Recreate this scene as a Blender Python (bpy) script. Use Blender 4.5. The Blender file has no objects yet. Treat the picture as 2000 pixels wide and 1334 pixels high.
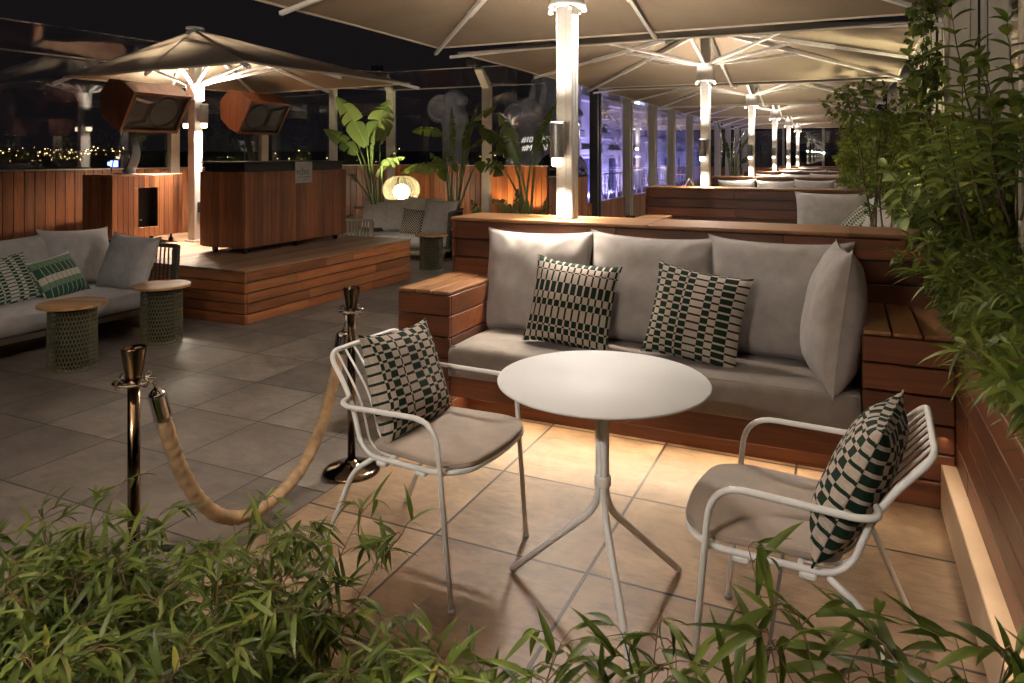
import bpy, math, random
from mathutils import Vector, Matrix, noise
R = math.radians
random.seed(7)
scene = bpy.context.scene
COL = scene.collection

# ------------------------------------------------------------------ helpers
def tag(o, label=None, cat=None, group=None, kind=None):
    if label: o['label'] = label
    if cat: o['category'] = cat
    if group: o['group'] = group
    if kind: o['kind'] = kind
    return o

def thing(name, label, cat, loc=(0, 0, 0), rz=0.0, group=None):
    o = bpy.data.objects.new(name, None)
    o.empty_display_size = 0.1
    COL.objects.link(o)
    o.location = loc
    o.rotation_euler = (0, 0, rz)
    return tag(o, label, cat, group)

def copy_tree(o, parent=None):
    c = o.copy()
    COL.objects.link(c)
    if parent is not None:
        c.parent = parent
    for ch in list(o.children):
        copy_tree(ch, c)
    return c

def V(*a): return Vector(a)

class MB:
    def __init__(self):
        self.v = []; self.f = []; self.uv = {}; self.flat = set()
    def add(self, vs, fs, uvs=None, flat=False):
        b = len(self.v)
        self.v += [tuple(p) for p in vs]
        for k, f in enumerate(fs):
            if flat: self.flat.add(len(self.f))
            self.f.append(tuple(i + b for i in f))
        if uvs:
            for i, u in enumerate(uvs): self.uv[b + i] = u
    def box(self, x0, x1, y0, y1, z0, z1, bev=0.0, M=None):
        if bev <= 0:
            vs = [V(x, y, z) for z in (z0, z1) for y in (y0, y1) for x in (x0, x1)]
            fs = [(0, 2, 3, 1), (4, 5, 7, 6), (0, 1, 5, 4), (2, 6, 7, 3), (0, 4, 6, 2), (1, 3, 7, 5)]
        else:
            b = min(bev, (x1 - x0) * .45, (y1 - y0) * .45, (z1 - z0) * .45)
            vs = []
            idx = {}
            for sx in (0, 1):
                for sy in (0, 1):
                    for sz in (0, 1):
                        X = (x0, x1)[sx]; Y = (y0, y1)[sy]; Z = (z0, z1)[sz]
                        ix = b if sx == 0 else -b; iy = b if sy == 0 else -b; iz = b if sz == 0 else -b
                        idx[(sx, sy, sz, 0)] = len(vs); vs.append(V(X, Y + iy, Z + iz))
                        idx[(sx, sy, sz, 1)] = len(vs); vs.append(V(X + ix, Y, Z + iz))
                        idx[(sx, sy, sz, 2)] = len(vs); vs.append(V(X + ix, Y + iy, Z))
            g = lambda *k: idx[k]
            fs = []
            q = [(0, 0), (1, 0), (1, 1), (0, 1)]
            for s in (0, 1):
                fx = [g(s, a, c, 0) for a, c in q]; fs.append(tuple(fx if s else fx[::-1]))
                fy = [g(a, s, c, 1) for a, c in q]; fs.append(tuple(fy[::-1] if s else fy))
                fz = [g(a, c, s, 2) for a, c in q]; fs.append(tuple(fz if s else fz[::-1]))
            for a in (0, 1):
                for c in (0, 1):
                    fs.append((g(a, c, 0, 0), g(a, c, 0, 1), g(a, c, 1, 1), g(a, c, 1, 0)))
                    fs.append((g(a, 0, c, 0), g(a, 0, c, 2), g(a, 1, c, 2), g(a, 1, c, 0)))
                    fs.append((g(0, a, c, 1), g(0, a, c, 2), g(1, a, c, 2), g(1, a, c, 1)))
                    for e in (0, 1):
                        fs.append((g(a, c, e, 0), g(a, c, e, 1), g(a, c, e, 2)))
        if M is not None: vs = [M @ p for p in vs]
        self.add(vs, fs, flat=True)
    def tube(self, pts, r, n=10, closed=False, caps=True, twist=None):
        pts = [Vector(p) for p in pts]
        m = len(pts)
        rs = r if isinstance(r, (list, tuple)) else [r] * m
        t0 = (pts[1] - pts[0]).normalized()
        up = V(0, 0, 1) if abs(t0.z) < .9 else V(1, 0, 0)
        nrm = (up - t0 * up.dot(t0)).normalized()
        vs = []; prev = t0
        for i in range(m):
            if closed: t = (pts[(i + 1) % m] - pts[i - 1]).normalized()
            elif i == 0: t = t0
            elif i == m - 1: t = (pts[-1] - pts[-2]).normalized()
            else:
                t = (pts[i + 1] - pts[i]).normalized() + (pts[i] - pts[i - 1]).normalized()
                t = t.normalized() if t.length > 1e-6 else prev
            nrm = nrm - t * nrm.dot(t)
            nrm = nrm.normalized() if nrm.length > 1e-6 else t.orthogonal().normalized()
            b = t.cross(nrm)
            for k in range(n):
                a = 2 * math.pi * k / n
                vs.append(pts[i] + (nrm * math.cos(a) + b * math.sin(a)) * rs[i])
            prev = t
        fs = []
        for i in range(m if closed else m - 1):
            j = (i + 1) % m
            for k in range(n):
                k2 = (k + 1) % n
                fs.append((i * n + k, i * n + k2, j * n + k2, j * n + k))
        if caps and not closed:
            fs.append(tuple(range(n - 1, -1, -1)))
            fs.append(tuple((m - 1) * n + k for k in range(n)))
        self.add(vs, fs)
    def bar(self, p0, p1, w, h, up=(0, 0, 1)):
        p0 = Vector(p0); p1 = Vector(p1); t = (p1 - p0); L = t.length; t.normalize()
        u = Vector(up); s = t.cross(u)
        if s.length < 1e-5: s = t.cross(V(1, 0, 0))
        s.normalize(); u = s.cross(t)
        M = Matrix((( *s, ), ( *t, ), ( *u, ))).transposed().to_4x4()
        M.translation = p0
        self.box(-w / 2, w / 2, 0, L, -h / 2, h / 2, bev=min(w, h) * .12, M=M)
    def lathe(self, prof, c=(0, 0, 0), n=32, M=None):
        vs = []; m = len(prof)
        for r, z in prof:
            for k in range(n):
                a = 2 * math.pi * k / n
                p = V(r * math.cos(a), r * math.sin(a), z)
                if M is not None: p = M @ p
                vs.append(p + Vector(c))
        fs = []
        for i in range(m - 1):
            for k in range(n):
                k2 = (k + 1) % n
                fs.append((i * n + k, i * n + k2, (i + 1) * n + k2, (i + 1) * n + k))
        if prof[0][0] > 1e-6: fs.append(tuple(range(n - 1, -1, -1)))
        if prof[-1][0] > 1e-6: fs.append(tuple((m - 1) * n + k for k in range(n)))
        self.add(vs, fs)
    def prism(self, poly, y0, y1, M=None):
        n = len(poly)
        vs = [V(x, y0, z) for x, z in poly] + [V(x, y1, z) for x, z in poly]
        if M is not None: vs = [M @ p for p in vs]
        fs = [tuple(range(n)), tuple(range(2 * n - 1, n - 1, -1))]
        for i in range(n):
            j = (i + 1) % n
            fs.append((i, i + n, j + n, j))
        self.add(vs, fs, flat=True)
    def leaf(self, p, d, up, L, W, curl=0.3, fold=0.25, shape='lance', seg=4):
        d = Vector(d).normalized(); up = Vector(up)
        s = d.cross(up)
        if s.length < 1e-4: s = d.orthogonal()
        s.normalize(); u = s.cross(d)
        vs = []; fs = []
        pos = Vector(p); dd = d.copy()
        for i in range(seg + 1):
            t = i / seg
            if shape == 'lance': w = W * .5 * (max(0, math.sin(math.pi * min(1, t * .94 + .06) ** .62)) ** .9)
            elif shape == 'oval': w = W * .5 * math.sin(math.pi * min(1, t * .97 + .03)) ** .75
            else: w = W * .5 * (1.15 * (1 - t) ** .6 * min(1, t * 5 + .35))
            if i == seg: w = W * .012
            uu = s.cross(dd)
            vs += [pos - s * w + uu * w * fold, pos.copy(), pos + s * w + uu * w * fold]
            if i < seg:
                dd = (dd - u * curl / seg * 1.4).normalized()
                pos = pos + dd * (L / seg)
        for i in range(seg):
            a = i * 3
            fs += [(a, a + 1, a + 4, a + 3), (a + 1, a + 2, a + 5, a + 4)]
        self.add(vs, fs)
    def build(self, name, mat, parent=None, smooth=True):
        me = bpy.data.meshes.new(name)
        me.from_pydata(self.v, [], self.f)
        if mat is not None:
            me.materials.append(mat)
        if smooth:
            me.polygons.foreach_set('use_smooth', [i not in self.flat for i in range(len(self.f))])
        if self.uv:
            l = me.uv_layers.new(name='UVMap')
            for lp in me.loops:
                l.data[lp.index].uv = self.uv.get(lp.vertex_index, (0, 0))
        me.update()
        o = bpy.data.objects.new(name, me)
        COL.objects.link(o)
        if parent is not None: o.parent = parent
        return o

def fillet(pts, rad, n=6, closed=False):
    pts = [Vector(p) for p in pts]
    m = len(pts); out = []
    for i, p in enumerate(pts):
        if not closed and i in (0, m - 1): out.append(p); continue
        a = pts[i - 1] - p; b = pts[(i + 1) % m] - p
        r = rad[i] if isinstance(rad, (list, tuple)) else rad
        r = min(r, a.length * .48, b.length * .48)
        if r < 1e-5: out.append(p); continue
        A = p + a.normalized() * r; B = p + b.normalized() * r
        for k in range(n + 1):
            t = k / n
            out.append(A * (1 - t) ** 2 + p * 2 * t * (1 - t) + B * t * t)
    return out

# ------------------------------------------------------------------ materials
def mat(name, build):
    m = bpy.data.materials.new(name)
    m.use_nodes = True
    nt = m.node_tree
    b = nt.nodes['Principled BSDF']
    build(nt, b)
    return m
def N(nt, t, **k):
    n = nt.nodes.new(t)
    for a, v in k.items():
        if a.startswith('i_'):
            key = a[2:]
            key = int(key) if key.isdigit() else key.replace('_', ' ')
            n.inputs[key].default_value = v
        else: setattr(n, a, v)
    return n
def Lk(nt, a, b): nt.links.new(a, b)
def math_(nt, op, a, b=None, c=None):
    n = N(nt, 'ShaderNodeMath', operation=op)
    for i, x in enumerate((a, b, c)):
        if x is None: continue
        if isinstance(x, (int, float)): n.inputs[i].default_value = x
        else: Lk(nt, x, n.inputs[i])
    return n.outputs[0]
def mixc(nt, f, a, b, bt='MIX'):
    n = N(nt, 'ShaderNodeMix', data_type='RGBA', blend_type=bt)
    for i, x in ((0, f), (6, a), (7, b)):
        if isinstance(x, (int, float)): n.inputs[i].default_value = x
        elif isinstance(x, tuple): n.inputs[i].default_value = (*x, 1) if len(x) == 3 else x
        else: Lk(nt, x, n.inputs[i])
    return n.outputs[2]
def ramp(nt, fac, stops, interp='LINEAR'):
    n = N(nt, 'ShaderNodeValToRGB')
    cr = n.color_ramp; cr.interpolation = interp
    while len(cr.elements) > 1: cr.elements.remove(cr.elements[0])
    cr.elements[0].position = stops[0][0]
    c = stops[0][1]; cr.elements[0].color = (*c, 1) if isinstance(c, tuple) else (c, c, c, 1)
    for p, c in stops[1:]:
        e = cr.elements.new(p); e.color = (*c, 1) if isinstance(c, tuple) else (c, c, c, 1)
    Lk(nt, fac, n.inputs[0])
    return n.outputs[0]
def bump(nt, b, h, strength=.3, dist=.002):
    n = N(nt, 'ShaderNodeBump'); n.inputs['Strength'].default_value = strength; n.inputs['Distance'].default_value = dist
    Lk(nt, h, n.inputs['Height']); Lk(nt, n.outputs[0], b.inputs['Normal'])

def plain(name, col, rough=.5, metal=0.0, spec=None, var=.08, scale=9.0, bmp=0.0):
    def f(nt, b):
        g = N(nt, 'ShaderNodeTexCoord')
        n = N(nt, 'ShaderNodeTexNoise'); n.inputs['Scale'].default_value = scale; n.inputs['Detail'].default_value = 5
        Lk(nt, g.outputs['Object'], n.inputs['Vector'])
        lo = tuple(c * (1 - var) for c in col); hi = tuple(min(1, c * (1 + var)) for c in col)
        Lk(nt, ramp(nt, n.outputs[0], [(.3, lo), (.7, hi)]), b.inputs['Base Color'])
        rr = math_(nt, 'MULTIPLY_ADD', n.outputs[0], .16, max(0.0, rough - .08))
        Lk(nt, rr, b.inputs['Roughness'])
        b.inputs['Metallic'].default_value = metal
        if spec is not None: b.inputs['Specular IOR Level'].default_value = spec
        if bmp: 
            n2 = N(nt, 'ShaderNodeTexNoise'); n2.inputs['Scale'].default_value = scale * 20
            Lk(nt, g.outputs['Object'], n2.inputs['Vector']); bump(nt, b, n2.outputs[0], bmp)
    return mat(name, f)

def wood(name, axis, dark, light, rough=.42, wear=.25):
    """planks: one mesh island each, grain along the given axis, own tone per plank"""
    def f(nt, b):
        g = N(nt, 'ShaderNodeTexCoord'); geo = N(nt, 'ShaderNodeNewGeometry')
        rnd = geo.outputs['Random Per Island']
        sc = [22.0, 22.0, 22.0]; sc[axis] = 1.3
        mp = N(nt, 'ShaderNodeMapping'); mp.inputs['Scale'].default_value = sc
        Lk(nt, g.outputs['Object'], mp.inputs['Vector'])
        off = math_(nt, 'MULTIPLY', rnd, 37.0)
        n1 = N(nt, 'ShaderNodeTexNoise', noise_dimensions='4D'); n1.inputs['Scale'].default_value = 1.0
        n1.inputs['Detail'].default_value = 7; n1.inputs['Roughness'].default_value = .62; n1.inputs['Distortion'].default_value = .9
        Lk(nt, mp.outputs[0], n1.inputs['Vector']); Lk(nt, off, n1.inputs['W'])
        sc2 = [120.0] * 3; sc2[axis] = 5.0
        mp2 = N(nt, 'ShaderNodeMapping'); mp2.inputs['Scale'].default_value = sc2
        Lk(nt, g.outputs['Object'], mp2.inputs['Vector'])
        n2 = N(nt, 'ShaderNodeTexNoise', noise_dimensions='4D'); n2.inputs['Scale'].default_value = 1.0; n2.inputs['Detail'].default_value = 4
        Lk(nt, mp2.outputs[0], n2.inputs['Vector']); Lk(nt, off, n2.inputs['W'])
        k = math_(nt, 'MULTIPLY_ADD', n2.outputs[0], .35, math_(nt, 'MULTIPLY', n1.outputs[0], .75))
        c = ramp(nt, k, [(.32, dark), (.55, tuple((a + b_) / 2 for a, b_ in zip(dark, light))), (.78, light)])
        tone = ramp(nt, rnd, [(0, (.48, .44, .42)), (.25, (.85, .78, .74)), (.5, (1.0, 1.0, .98)), (.78, (1.35, 1.22, 1.05)), (1, (.66, .54, .50))])
        c = mixc(nt, 1.0, c, tone, 'MULTIPLY')
        n3 = N(nt, 'ShaderNodeTexNoise'); n3.inputs['Scale'].default_value = 3.2; n3.inputs['Detail'].default_value = 6
        Lk(nt, g.outputs['Object'], n3.inputs['Vector'])
        c = mixc(nt, math_(nt, 'MULTIPLY', ramp(nt, n3.outputs[0], [(.45, 0.0), (.75, 1.0)]), wear), c, tuple(x * .45 for x in dark))
        Lk(nt, c, b.inputs['Base Color'])
        Lk(nt, math_(nt, 'MULTIPLY_ADD', n2.outputs[0], .25, rough - .12), b.inputs['Roughness'])
        bump(nt, b, k, .25, .0015)
    return mat(name, f)

def fabric(name, col, weave=380.0, st=.35, rough=.85):
    def f(nt, b):
        g = N(nt, 'ShaderNodeTexCoord')
        wv = N(nt, 'ShaderNodeTexNoise'); wv.inputs['Scale'].default_value = weave; wv.inputs['Detail'].default_value = 3
        Lk(nt, g.outputs['Object'], wv.inputs['Vector']); w = math_(nt, 'MULTIPLY_ADD', wv.outputs[0], 4.0, -2.0)
        n = N(nt, 'ShaderNodeTexNoise'); n.inputs['Scale'].default_value = 14; n.inputs['Detail'].default_value = 8
        Lk(nt, g.outputs['Object'], n.inputs['Vector'])
        lo = tuple(c * .86 for c in col); hi = tuple(c * 1.1 for c in col)
        c = ramp(nt, n.outputs[0], [(.3, lo), (.7, hi)])
        c = mixc(nt, math_(nt, 'MULTIPLY_ADD', w, .05, .16), c, tuple(x * .55 for x in col))
        Lk(nt, c, b.inputs['Base Color'])
        b.inputs['Roughness'].default_value = rough
        b.inputs['Specular IOR Level'].default_value = .2
        b.inputs['Sheen Weight'].default_value = .15
        n2 = N(nt, 'ShaderNodeTexNoise'); n2.inputs['Scale'].default_value = 9; n2.inputs['Detail'].default_value = 3
        Lk(nt, g.outputs['Object'], n2.inputs['Vector'])
        bump(nt, b, math_(nt, 'MULTIPLY_ADD', n2.outputs[0], 5.0, w), st, .0012)
    return mat(name, f)

GREEN = (.006, .024, .013); BEIGE = (.46, .39, .34)
def bands(lst):
    """list of (width, 0/1) -> constant ramp stops"""
    tot = sum(w for w, _ in lst); x = 0; st = []
    for w, c in lst:
        st.append((min(.999, x / tot), float(c))); x += w
    return st
def pattern(name, ucols, vrows, c0=BEIGE, c1=GREEN):
    """woven check: XOR of column and row bands. a band spec is a list, or (repeats, wide share)"""
    def f(nt, b):
        uv = N(nt, 'ShaderNodeUVMap'); s = N(nt, 'ShaderNodeSeparateXYZ'); Lk(nt, uv.outputs[0], s.inputs[0])
        def band(sock, spec):
            if isinstance(spec, list): return ramp(nt, sock, bands(spec), 'CONSTANT')
            fr = math_(nt, 'FRACT', math_(nt, 'MULTIPLY', sock, spec[0]))
            return math_(nt, 'LESS_THAN', fr, 1 - spec[1])
        x = math_(nt, 'ABSOLUTE', math_(nt, 'SUBTRACT', band(s.outputs[0], ucols), band(s.outputs[1], vrows)))
        n = N(nt, 'ShaderNodeTexNoise'); n.inputs['Scale'].default_value = 60; n.inputs['Detail'].default_value = 4
        Lk(nt, uv.outputs[0], n.inputs['Vector'])
        c = mixc(nt, x, c0, c1)
        c = mixc(nt, 1.0, c, ramp(nt, n.outputs[0], [(.3, .82), (.7, 1.1)]), 'MULTIPLY')
        Lk(nt, c, b.inputs['Base Color'])
        b.inputs['Roughness'].default_value = .85; b.inputs['Specular IOR Level'].default_value = .2
        w = math_(nt, 'ADD', math_(nt, 'SINE', math_(nt, 'MULTIPLY', s.outputs[0], 900.)), math_(nt, 'SINE', math_(nt, 'MULTIPLY', s.outputs[1], 900.)))
        bump(nt, b, math_(nt, 'MULTIPLY_ADD', n.outputs[0], 2.0, w), .3, .001)
    return mat(name, f)
def stripes(name):
    def f(nt, b):
        uv = N(nt, 'ShaderNodeUVMap'); s = N(nt, 'ShaderNodeSeparateXYZ'); Lk(nt, uv.outputs[0], s.inputs[0])
        G = (.015, .07, .035); S = (.12, .2, .13); W = (.5, .46, .4)
        v = s.outputs[1]
        base = ramp(nt, v, [(0, G), (.24, S), (.38, W), (.54, G), (.78, S), (.94, W)], 'CONSTANT')
        line = ramp(nt, v, [(0, W), (.24, (.03, .09, .05)), (.54, W), (.78, G)], 'CONSTANT')
        fr = math_(nt, 'FRACT', math_(nt, 'MULTIPLY', s.outputs[0], 9.0))
        c = mixc(nt, math_(nt, 'LESS_THAN', fr, .09), base, line)
        Lk(nt, c, b.inputs['Base Color']); b.inputs['Roughness'].default_value = .85
    return mat(name, f)

def tiles(name, px, py, x0, y0, c_lo, c_hi, grout, gw=.0035, rough=.42):
    def f(nt, b):
        g = N(nt, 'ShaderNodeNewGeometry')
        s = N(nt, 'ShaderNodeSeparateXYZ'); Lk(nt, g.outputs['Position'], s.inputs[0])
        tx = math_(nt, 'DIVIDE', math_(nt, 'SUBTRACT', s.outputs[0], x0), px)
        ty = math_(nt, 'DIVIDE', math_(nt, 'SUBTRACT', s.outputs[1], y0), py)
        def edge(t, p):
            fr = math_(nt, 'FRACT', t)
            return math_(nt, 'MULTIPLY', math_(nt, 'MINIMUM', fr, math_(nt, 'SUBTRACT', 1.0, fr)), p)
        e = math_(nt, 'MINIMUM', edge(tx, px), edge(ty, py))
        gm = ramp(nt, math_(nt, 'DIVIDE', e, gw * 2), [(.42, 1.0), (.58, 0.0)])
        cm = N(nt, 'ShaderNodeCombineXYZ'); Lk(nt, math_(nt, 'FLOOR', tx), cm.inputs[0]); Lk(nt, math_(nt, 'FLOOR', ty), cm.inputs[1])
        wn = N(nt, 'ShaderNodeTexWhiteNoise', noise_dimensions='3D'); Lk(nt, cm.outputs[0], wn.inputs['Vector'])
        off = N(nt, 'ShaderNodeVectorMath', operation='MULTIPLY_ADD')
        Lk(nt, wn.outputs['Color'], off.inputs[0]); off.inputs[1].default_value = (19, 19, 19); Lk(nt, g.outputs['Position'], off.inputs[2])
        n1 = N(nt, 'ShaderNodeTexNoise'); n1.inputs['Scale'].default_value = 3.0; n1.inputs['Detail'].default_value = 9; n1.inputs['Roughness'].default_value = .62; n1.inputs['Distortion'].default_value = .7
        Lk(nt, off.outputs[0], n1.inputs['Vector'])
        mp = N(nt, 'ShaderNodeMapping'); mp.inputs['Scale'].default_value = (9, 26, 9); Lk(nt, off.outputs[0], mp.inputs['Vector'])
        n2 = N(nt, 'ShaderNodeTexNoise'); n2.inputs['Scale'].default_value = 1.0; n2.inputs['Detail'].default_value = 7; n2.inputs['Distortion'].default_value = 1.2
        Lk(nt, mp.outputs[0], n2.inputs['Vector'])
        k = math_(nt, 'ADD', math_(nt, 'MULTIPLY', n1.outputs[0], .72), math_(nt, 'MULTIPLY', n2.outputs[0], .28))
        c = ramp(nt, k, [(.33, c_lo), (.66, c_hi)])
        c = mixc(nt, 1.0, c, ramp(nt, wn.outputs['Value'], [(0, (.70, .67, .66)), (.5, (1.0, .98, .95)), (1, (1.2, 1.17, 1.14))]), 'MULTIPLY')
        stain = ramp(nt, n2.outputs[0], [(.62, 0.0), (.72, 1.0)])
        c = mixc(nt, math_(nt, 'MULTIPLY', stain, .28), c, tuple(x * .55 for x in c_lo))
        c = mixc(nt, gm, c, grout)
        Lk(nt, c, b.inputs['Base Color'])
        Lk(nt, math_(nt, 'MULTIPLY_ADD', n1.outputs[0], .3, rough - .15), b.inputs['Roughness'])
        h = math_(nt, 'SUBTRACT', math_(nt, 'MULTIPLY', k, .25), gm)
        bump(nt, b, h, .5, .002)
    return mat(name, f)

def leafmat(name, c_lo, c_hi, trans=.35, rough=.45):
    def f(nt, b):
        geo = N(nt, 'ShaderNodeNewGeometry'); g = N(nt, 'ShaderNodeTexCoord')
        n = N(nt, 'ShaderNodeTexNoise'); n.inputs['Scale'].default_value = 25; n.inputs['Detail'].default_value = 3
        Lk(nt, g.outputs['Object'], n.inputs['Vector'])
        k = math_(nt, 'ADD', math_(nt, 'MULTIPLY', geo.outputs['Random Per Island'], .75), math_(nt, 'MULTIPLY', n.outputs[0], .3))
        mid = tuple((a + c) / 2 for a, c in zip(c_lo, c_hi))
        c = ramp(nt, k, [(.05, c_lo), (.5, mid), (.86, c_hi), (.97, (c_hi[0] * 1.9, c_hi[1] * 1.2, c_hi[2]))])
        Lk(nt, c, b.inputs['Base Color'])
        b.inputs['Roughness'].default_value = rough; b.inputs['Specular IOR Level'].default_value = .35
        t = N(nt, 'ShaderNodeBsdfTranslucent'); Lk(nt, mixc(nt, .5, c, (.25, .35, .03), 'MIX'), t.inputs[0])
        mx = N(nt, 'ShaderNodeMixShader'); mx.inputs[0].default_value = trans
        Lk(nt, b.outputs[0], mx.inputs[1]); Lk(nt, t.outputs[0], mx.inputs[2])
        Lk(nt, mx.outputs[0], nt.nodes['Material Output'].inputs[0])
    return mat(name, f)

def canvas(name, col):
    def f(nt, b):
        g = N(nt, 'ShaderNodeTexCoord')
        n = N(nt, 'ShaderNodeTexNoise'); n.inputs['Scale'].default_value = 1.6; n.inputs['Detail'].default_value = 6; n.inputs['Distortion'].default_value = .6
        Lk(nt, g.outputs['Object'], n.inputs['Vector'])
        c = ramp(nt, n.outputs[0], [(.3, tuple(x * .9 for x in col)), (.7, tuple(x * 1.06 for x in col))])
        Lk(nt, c, b.inputs['Base Color']); b.inputs['Roughness'].default_value = .9; b.inputs['Specular IOR Level'].default_value = .1
        t = N(nt, 'ShaderNodeBsdfTranslucent'); Lk(nt, c, t.inputs[0])
        mx = N(nt, 'ShaderNodeMixShader'); mx.inputs[0].default_value = .12
        Lk(nt, b.outputs[0], mx.inputs[1]); Lk(nt, t.outputs[0], mx.inputs[2])
        Lk(nt, mx.outputs[0], nt.nodes['Material Output'].inputs[0])
        n2 = N(nt, 'ShaderNodeTexNoise'); n2.inputs['Scale'].default_value = 350; Lk(nt, g.outputs['Object'], n2.inputs['Vector'])
        bump(nt, b, n2.outputs[0], .12, .001)
    return mat(name, f)

def glass(name, tint=(.82, .84, .86), boost=1.0):
    def f(nt, b):
        nt.nodes.remove(b)
        tr = N(nt, 'ShaderNodeBsdfTransparent'); tr.inputs[0].default_value = (*tint, 1)
        gl = N(nt, 'ShaderNodeBsdfGlossy'); gl.inputs['Roughness'].default_value = .015; gl.inputs[0].default_value = (1, 1, 1, 1)
        geo = N(nt, 'ShaderNodeNewGeometry'); dt = N(nt, 'ShaderNodeVectorMath', operation='DOT_PRODUCT')
        Lk(nt, geo.outputs['Normal'], dt.inputs[0]); Lk(nt, geo.outputs['Incoming'], dt.inputs[1])
        om = math_(nt, 'SUBTRACT', 1.0, math_(nt, 'ABSOLUTE', dt.outputs['Value']))
        fz = math_(nt, 'MULTIPLY_ADD', math_(nt, 'POWER', om, 5.0), .96, .04)   # Schlick, same from both sides
        mx = N(nt, 'ShaderNodeMixShader')
        Lk(nt, math_(nt, 'MINIMUM', math_(nt, 'MULTIPLY', fz, boost), 1.0), mx.inputs[0])
        Lk(nt, tr.outputs[0], mx.inputs[1]); Lk(nt, gl.outputs[0], mx.inputs[2])
        Lk(nt, mx.outputs[0], nt.nodes['Material Output'].inputs[0])
    return mat(name, f)

def emit(name, col, s):
    def f(nt, b):
        b.inputs['Base Color'].default_value = (.8, .8, .8, 1)
        b.inputs['Emission Color'].default_value = (*col, 1); b.inputs['Emission Strength'].default_value = s
    return mat(name, f)

D_WOOD = (.046, .0145, .0065); L_WOOD = (.185, .064, .025)
W_X = wood('ipe planks x', 0, D_WOOD, L_WOOD)
W_Y = wood('ipe planks y', 1, D_WOOD, L_WOOD)
W_Z = wood('ipe boards z', 2, (.10, .034, .015), (.34, .135, .056))
SPKW = wood('speaker boards', 2, (.065, .021, .010), (.20, .075, .034))
TOPW = wood('ipe top x', 0, (.125, .058, .024), (.33, .175, .075), rough=.5)
TOPY = wood('ipe top y', 1, (.125, .058, .024), (.33, .175, .075), rough=.5)
STG_X = wood('stage planks x', 0, (.19, .062, .022), (.56, .235, .088))
STG_Y = wood('stage planks y', 1, (.19, .062, .022), (.56, .235, .088))
DECK = wood('stage deck', 1, (.17, .10, .06), (.34, .22, .14), rough=.55)
OAK = wood('teak table top', 0, (.30, .16, .07), (.52, .31, .15), rough=.45, wear=.05)
PALE = plain('pale skirting stone', (.52, .38, .25), .5, var=.12, scale=6)
WHITE = plain('white powder coat', (.84, .835, .82), .38, var=.04, scale=30)
TABLE = plain('white laminate', (.90, .90, .895), .58, var=.02, scale=4)
POLEW = plain('pole white', (.50, .49, .475), .4, var=.05, scale=30)
STEEL = plain('brushed aluminium', (.55, .52, .48), .32, metal=.85, var=.08, scale=25)
POSTM = plain('grey beige post paint', (.40, .37, .32), .42, metal=.25, var=.07, scale=12)
POSTL = plain('light post paint', (.60, .55, .47), .4, metal=.1, var=.06, scale=10)
DARKM = plain('dark metal', (.03, .03, .033), .4, var=.2, scale=20)
BLACK = plain('black plastic', (.012, .012, .013), .45, var=.3, scale=30)
SPKG = plain('speaker baffle', (.035, .04, .045), .38, var=.15, scale=12)
CHROME = plain('chrome', (.62, .60, .58), .07, metal=1.0, var=.03, scale=30)
BRASS = plain('dark polished bronze', (.17, .125, .085), .13, metal=1.0, var=.06, scale=14)
LAMPG = plain('lamp grey', (.33, .33, .34), .4, metal=.5, var=.05, scale=30)
GREY = fabric('grey outdoor fabric', (.37, .345, .33))
GREYL = fabric('light grey fabric', (.47, .45, .44))
SEATF = fabric('seat fabric', (.185, .160, .140), weave=300)
PADF = fabric('chair pad fabric', (.40, .335, .285), weave=420, st=.2)
ROPE = plain('tan suede rope', (.40, .265, .145), .9, var=.28, scale=22, bmp=.3)
CANVAS = canvas('beige parasol canvas', (.36, .295, .220))
HEM = plain('parasol hem', (.62, .55, .45), .7, var=.04)
STONE = plain('white stone', (.52, .51, .54), .8, var=.2, scale=7, bmp=.3)
FACADE = plain('facade render', (.60, .58, .60), .8, var=.12, scale=2)
ROOFM = plain('slate roof', (.06, .07, .08), .5, var=.2, scale=6)
IRON = plain('wrought iron', (.015, .015, .018), .5, var=.2)
WICK = plain('olive wicker', (.115, .105, .055), .6, var=.25, scale=40)
SLATF = plain('taupe sofa frame', (.14, .118, .09), .5, var=.1, scale=15)
SLATD = plain('dark sofa slats', (.045, .037, .029), .6, var=.15, scale=20)
RATTAN = leafmat('pale rattan', (.76, .68, .54), (.88, .80, .66), .55, .6)
SOIL = plain('dark soil', (.022, .016, .011), .95, var=.5, scale=30, bmp=.8)
STEM = plain('plant stem', (.075, .05, .022), .6, var=.3, scale=40)
CULM = plain('bamboo culm', (.12, .07, .03), .5, var=.3, scale=40)
PETI = plain('green petiole', (.12, .17, .05), .5, var=.25, scale=20)
POTM = plain('dark planter pot', (.05, .042, .035), .55, var=.2, scale=10)
BAMBOO = leafmat('bamboo leaf', (.012, .030, .006), (.13, .175, .03), .34)
BAMB2 = leafmat('planter bamboo leaf', (.03, .062, .011), (.19, .245, .045), .38)
PRIVET = leafmat('privet leaf', (.06, .11, .02), (.24, .29, .07), .35)
SHRUB = leafmat('shrub leaf', (.045, .080, .014), (.27, .31, .055), .42)
VINE = leafmat('vine leaf', (.03, .07, .014), (.17, .235, .045), .35)
BANANA = leafmat('paddle leaf', (.04, .075, .016), (.13, .17, .05), .25, .35)
GLASS = glass('clear glass', (.90, .91, .93), 1.7)
SMOKE = glass('smoked glass', (.25, .25, .27), 2.0)
FLOOR_L = tiles('grey brown tiles', .5085, .5085, -2.392, 2.476, (.088, .077, .068), (.245, .216, .192), (.026, .022, .019), .0042, .52)
FLOOR_R = tiles('sand tiles', .6085, .6085, -.808, 2.3715, (.125, .078, .044), (.385, .27, .172), (.02, .013, .009), .0058, .5)
BULB = emit('lamp bulb glow', (1.0, .80, .55), 2.5)
GLOBE = emit('globe lamp glow', (1.0, .84, .60), 9.0)
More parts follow.
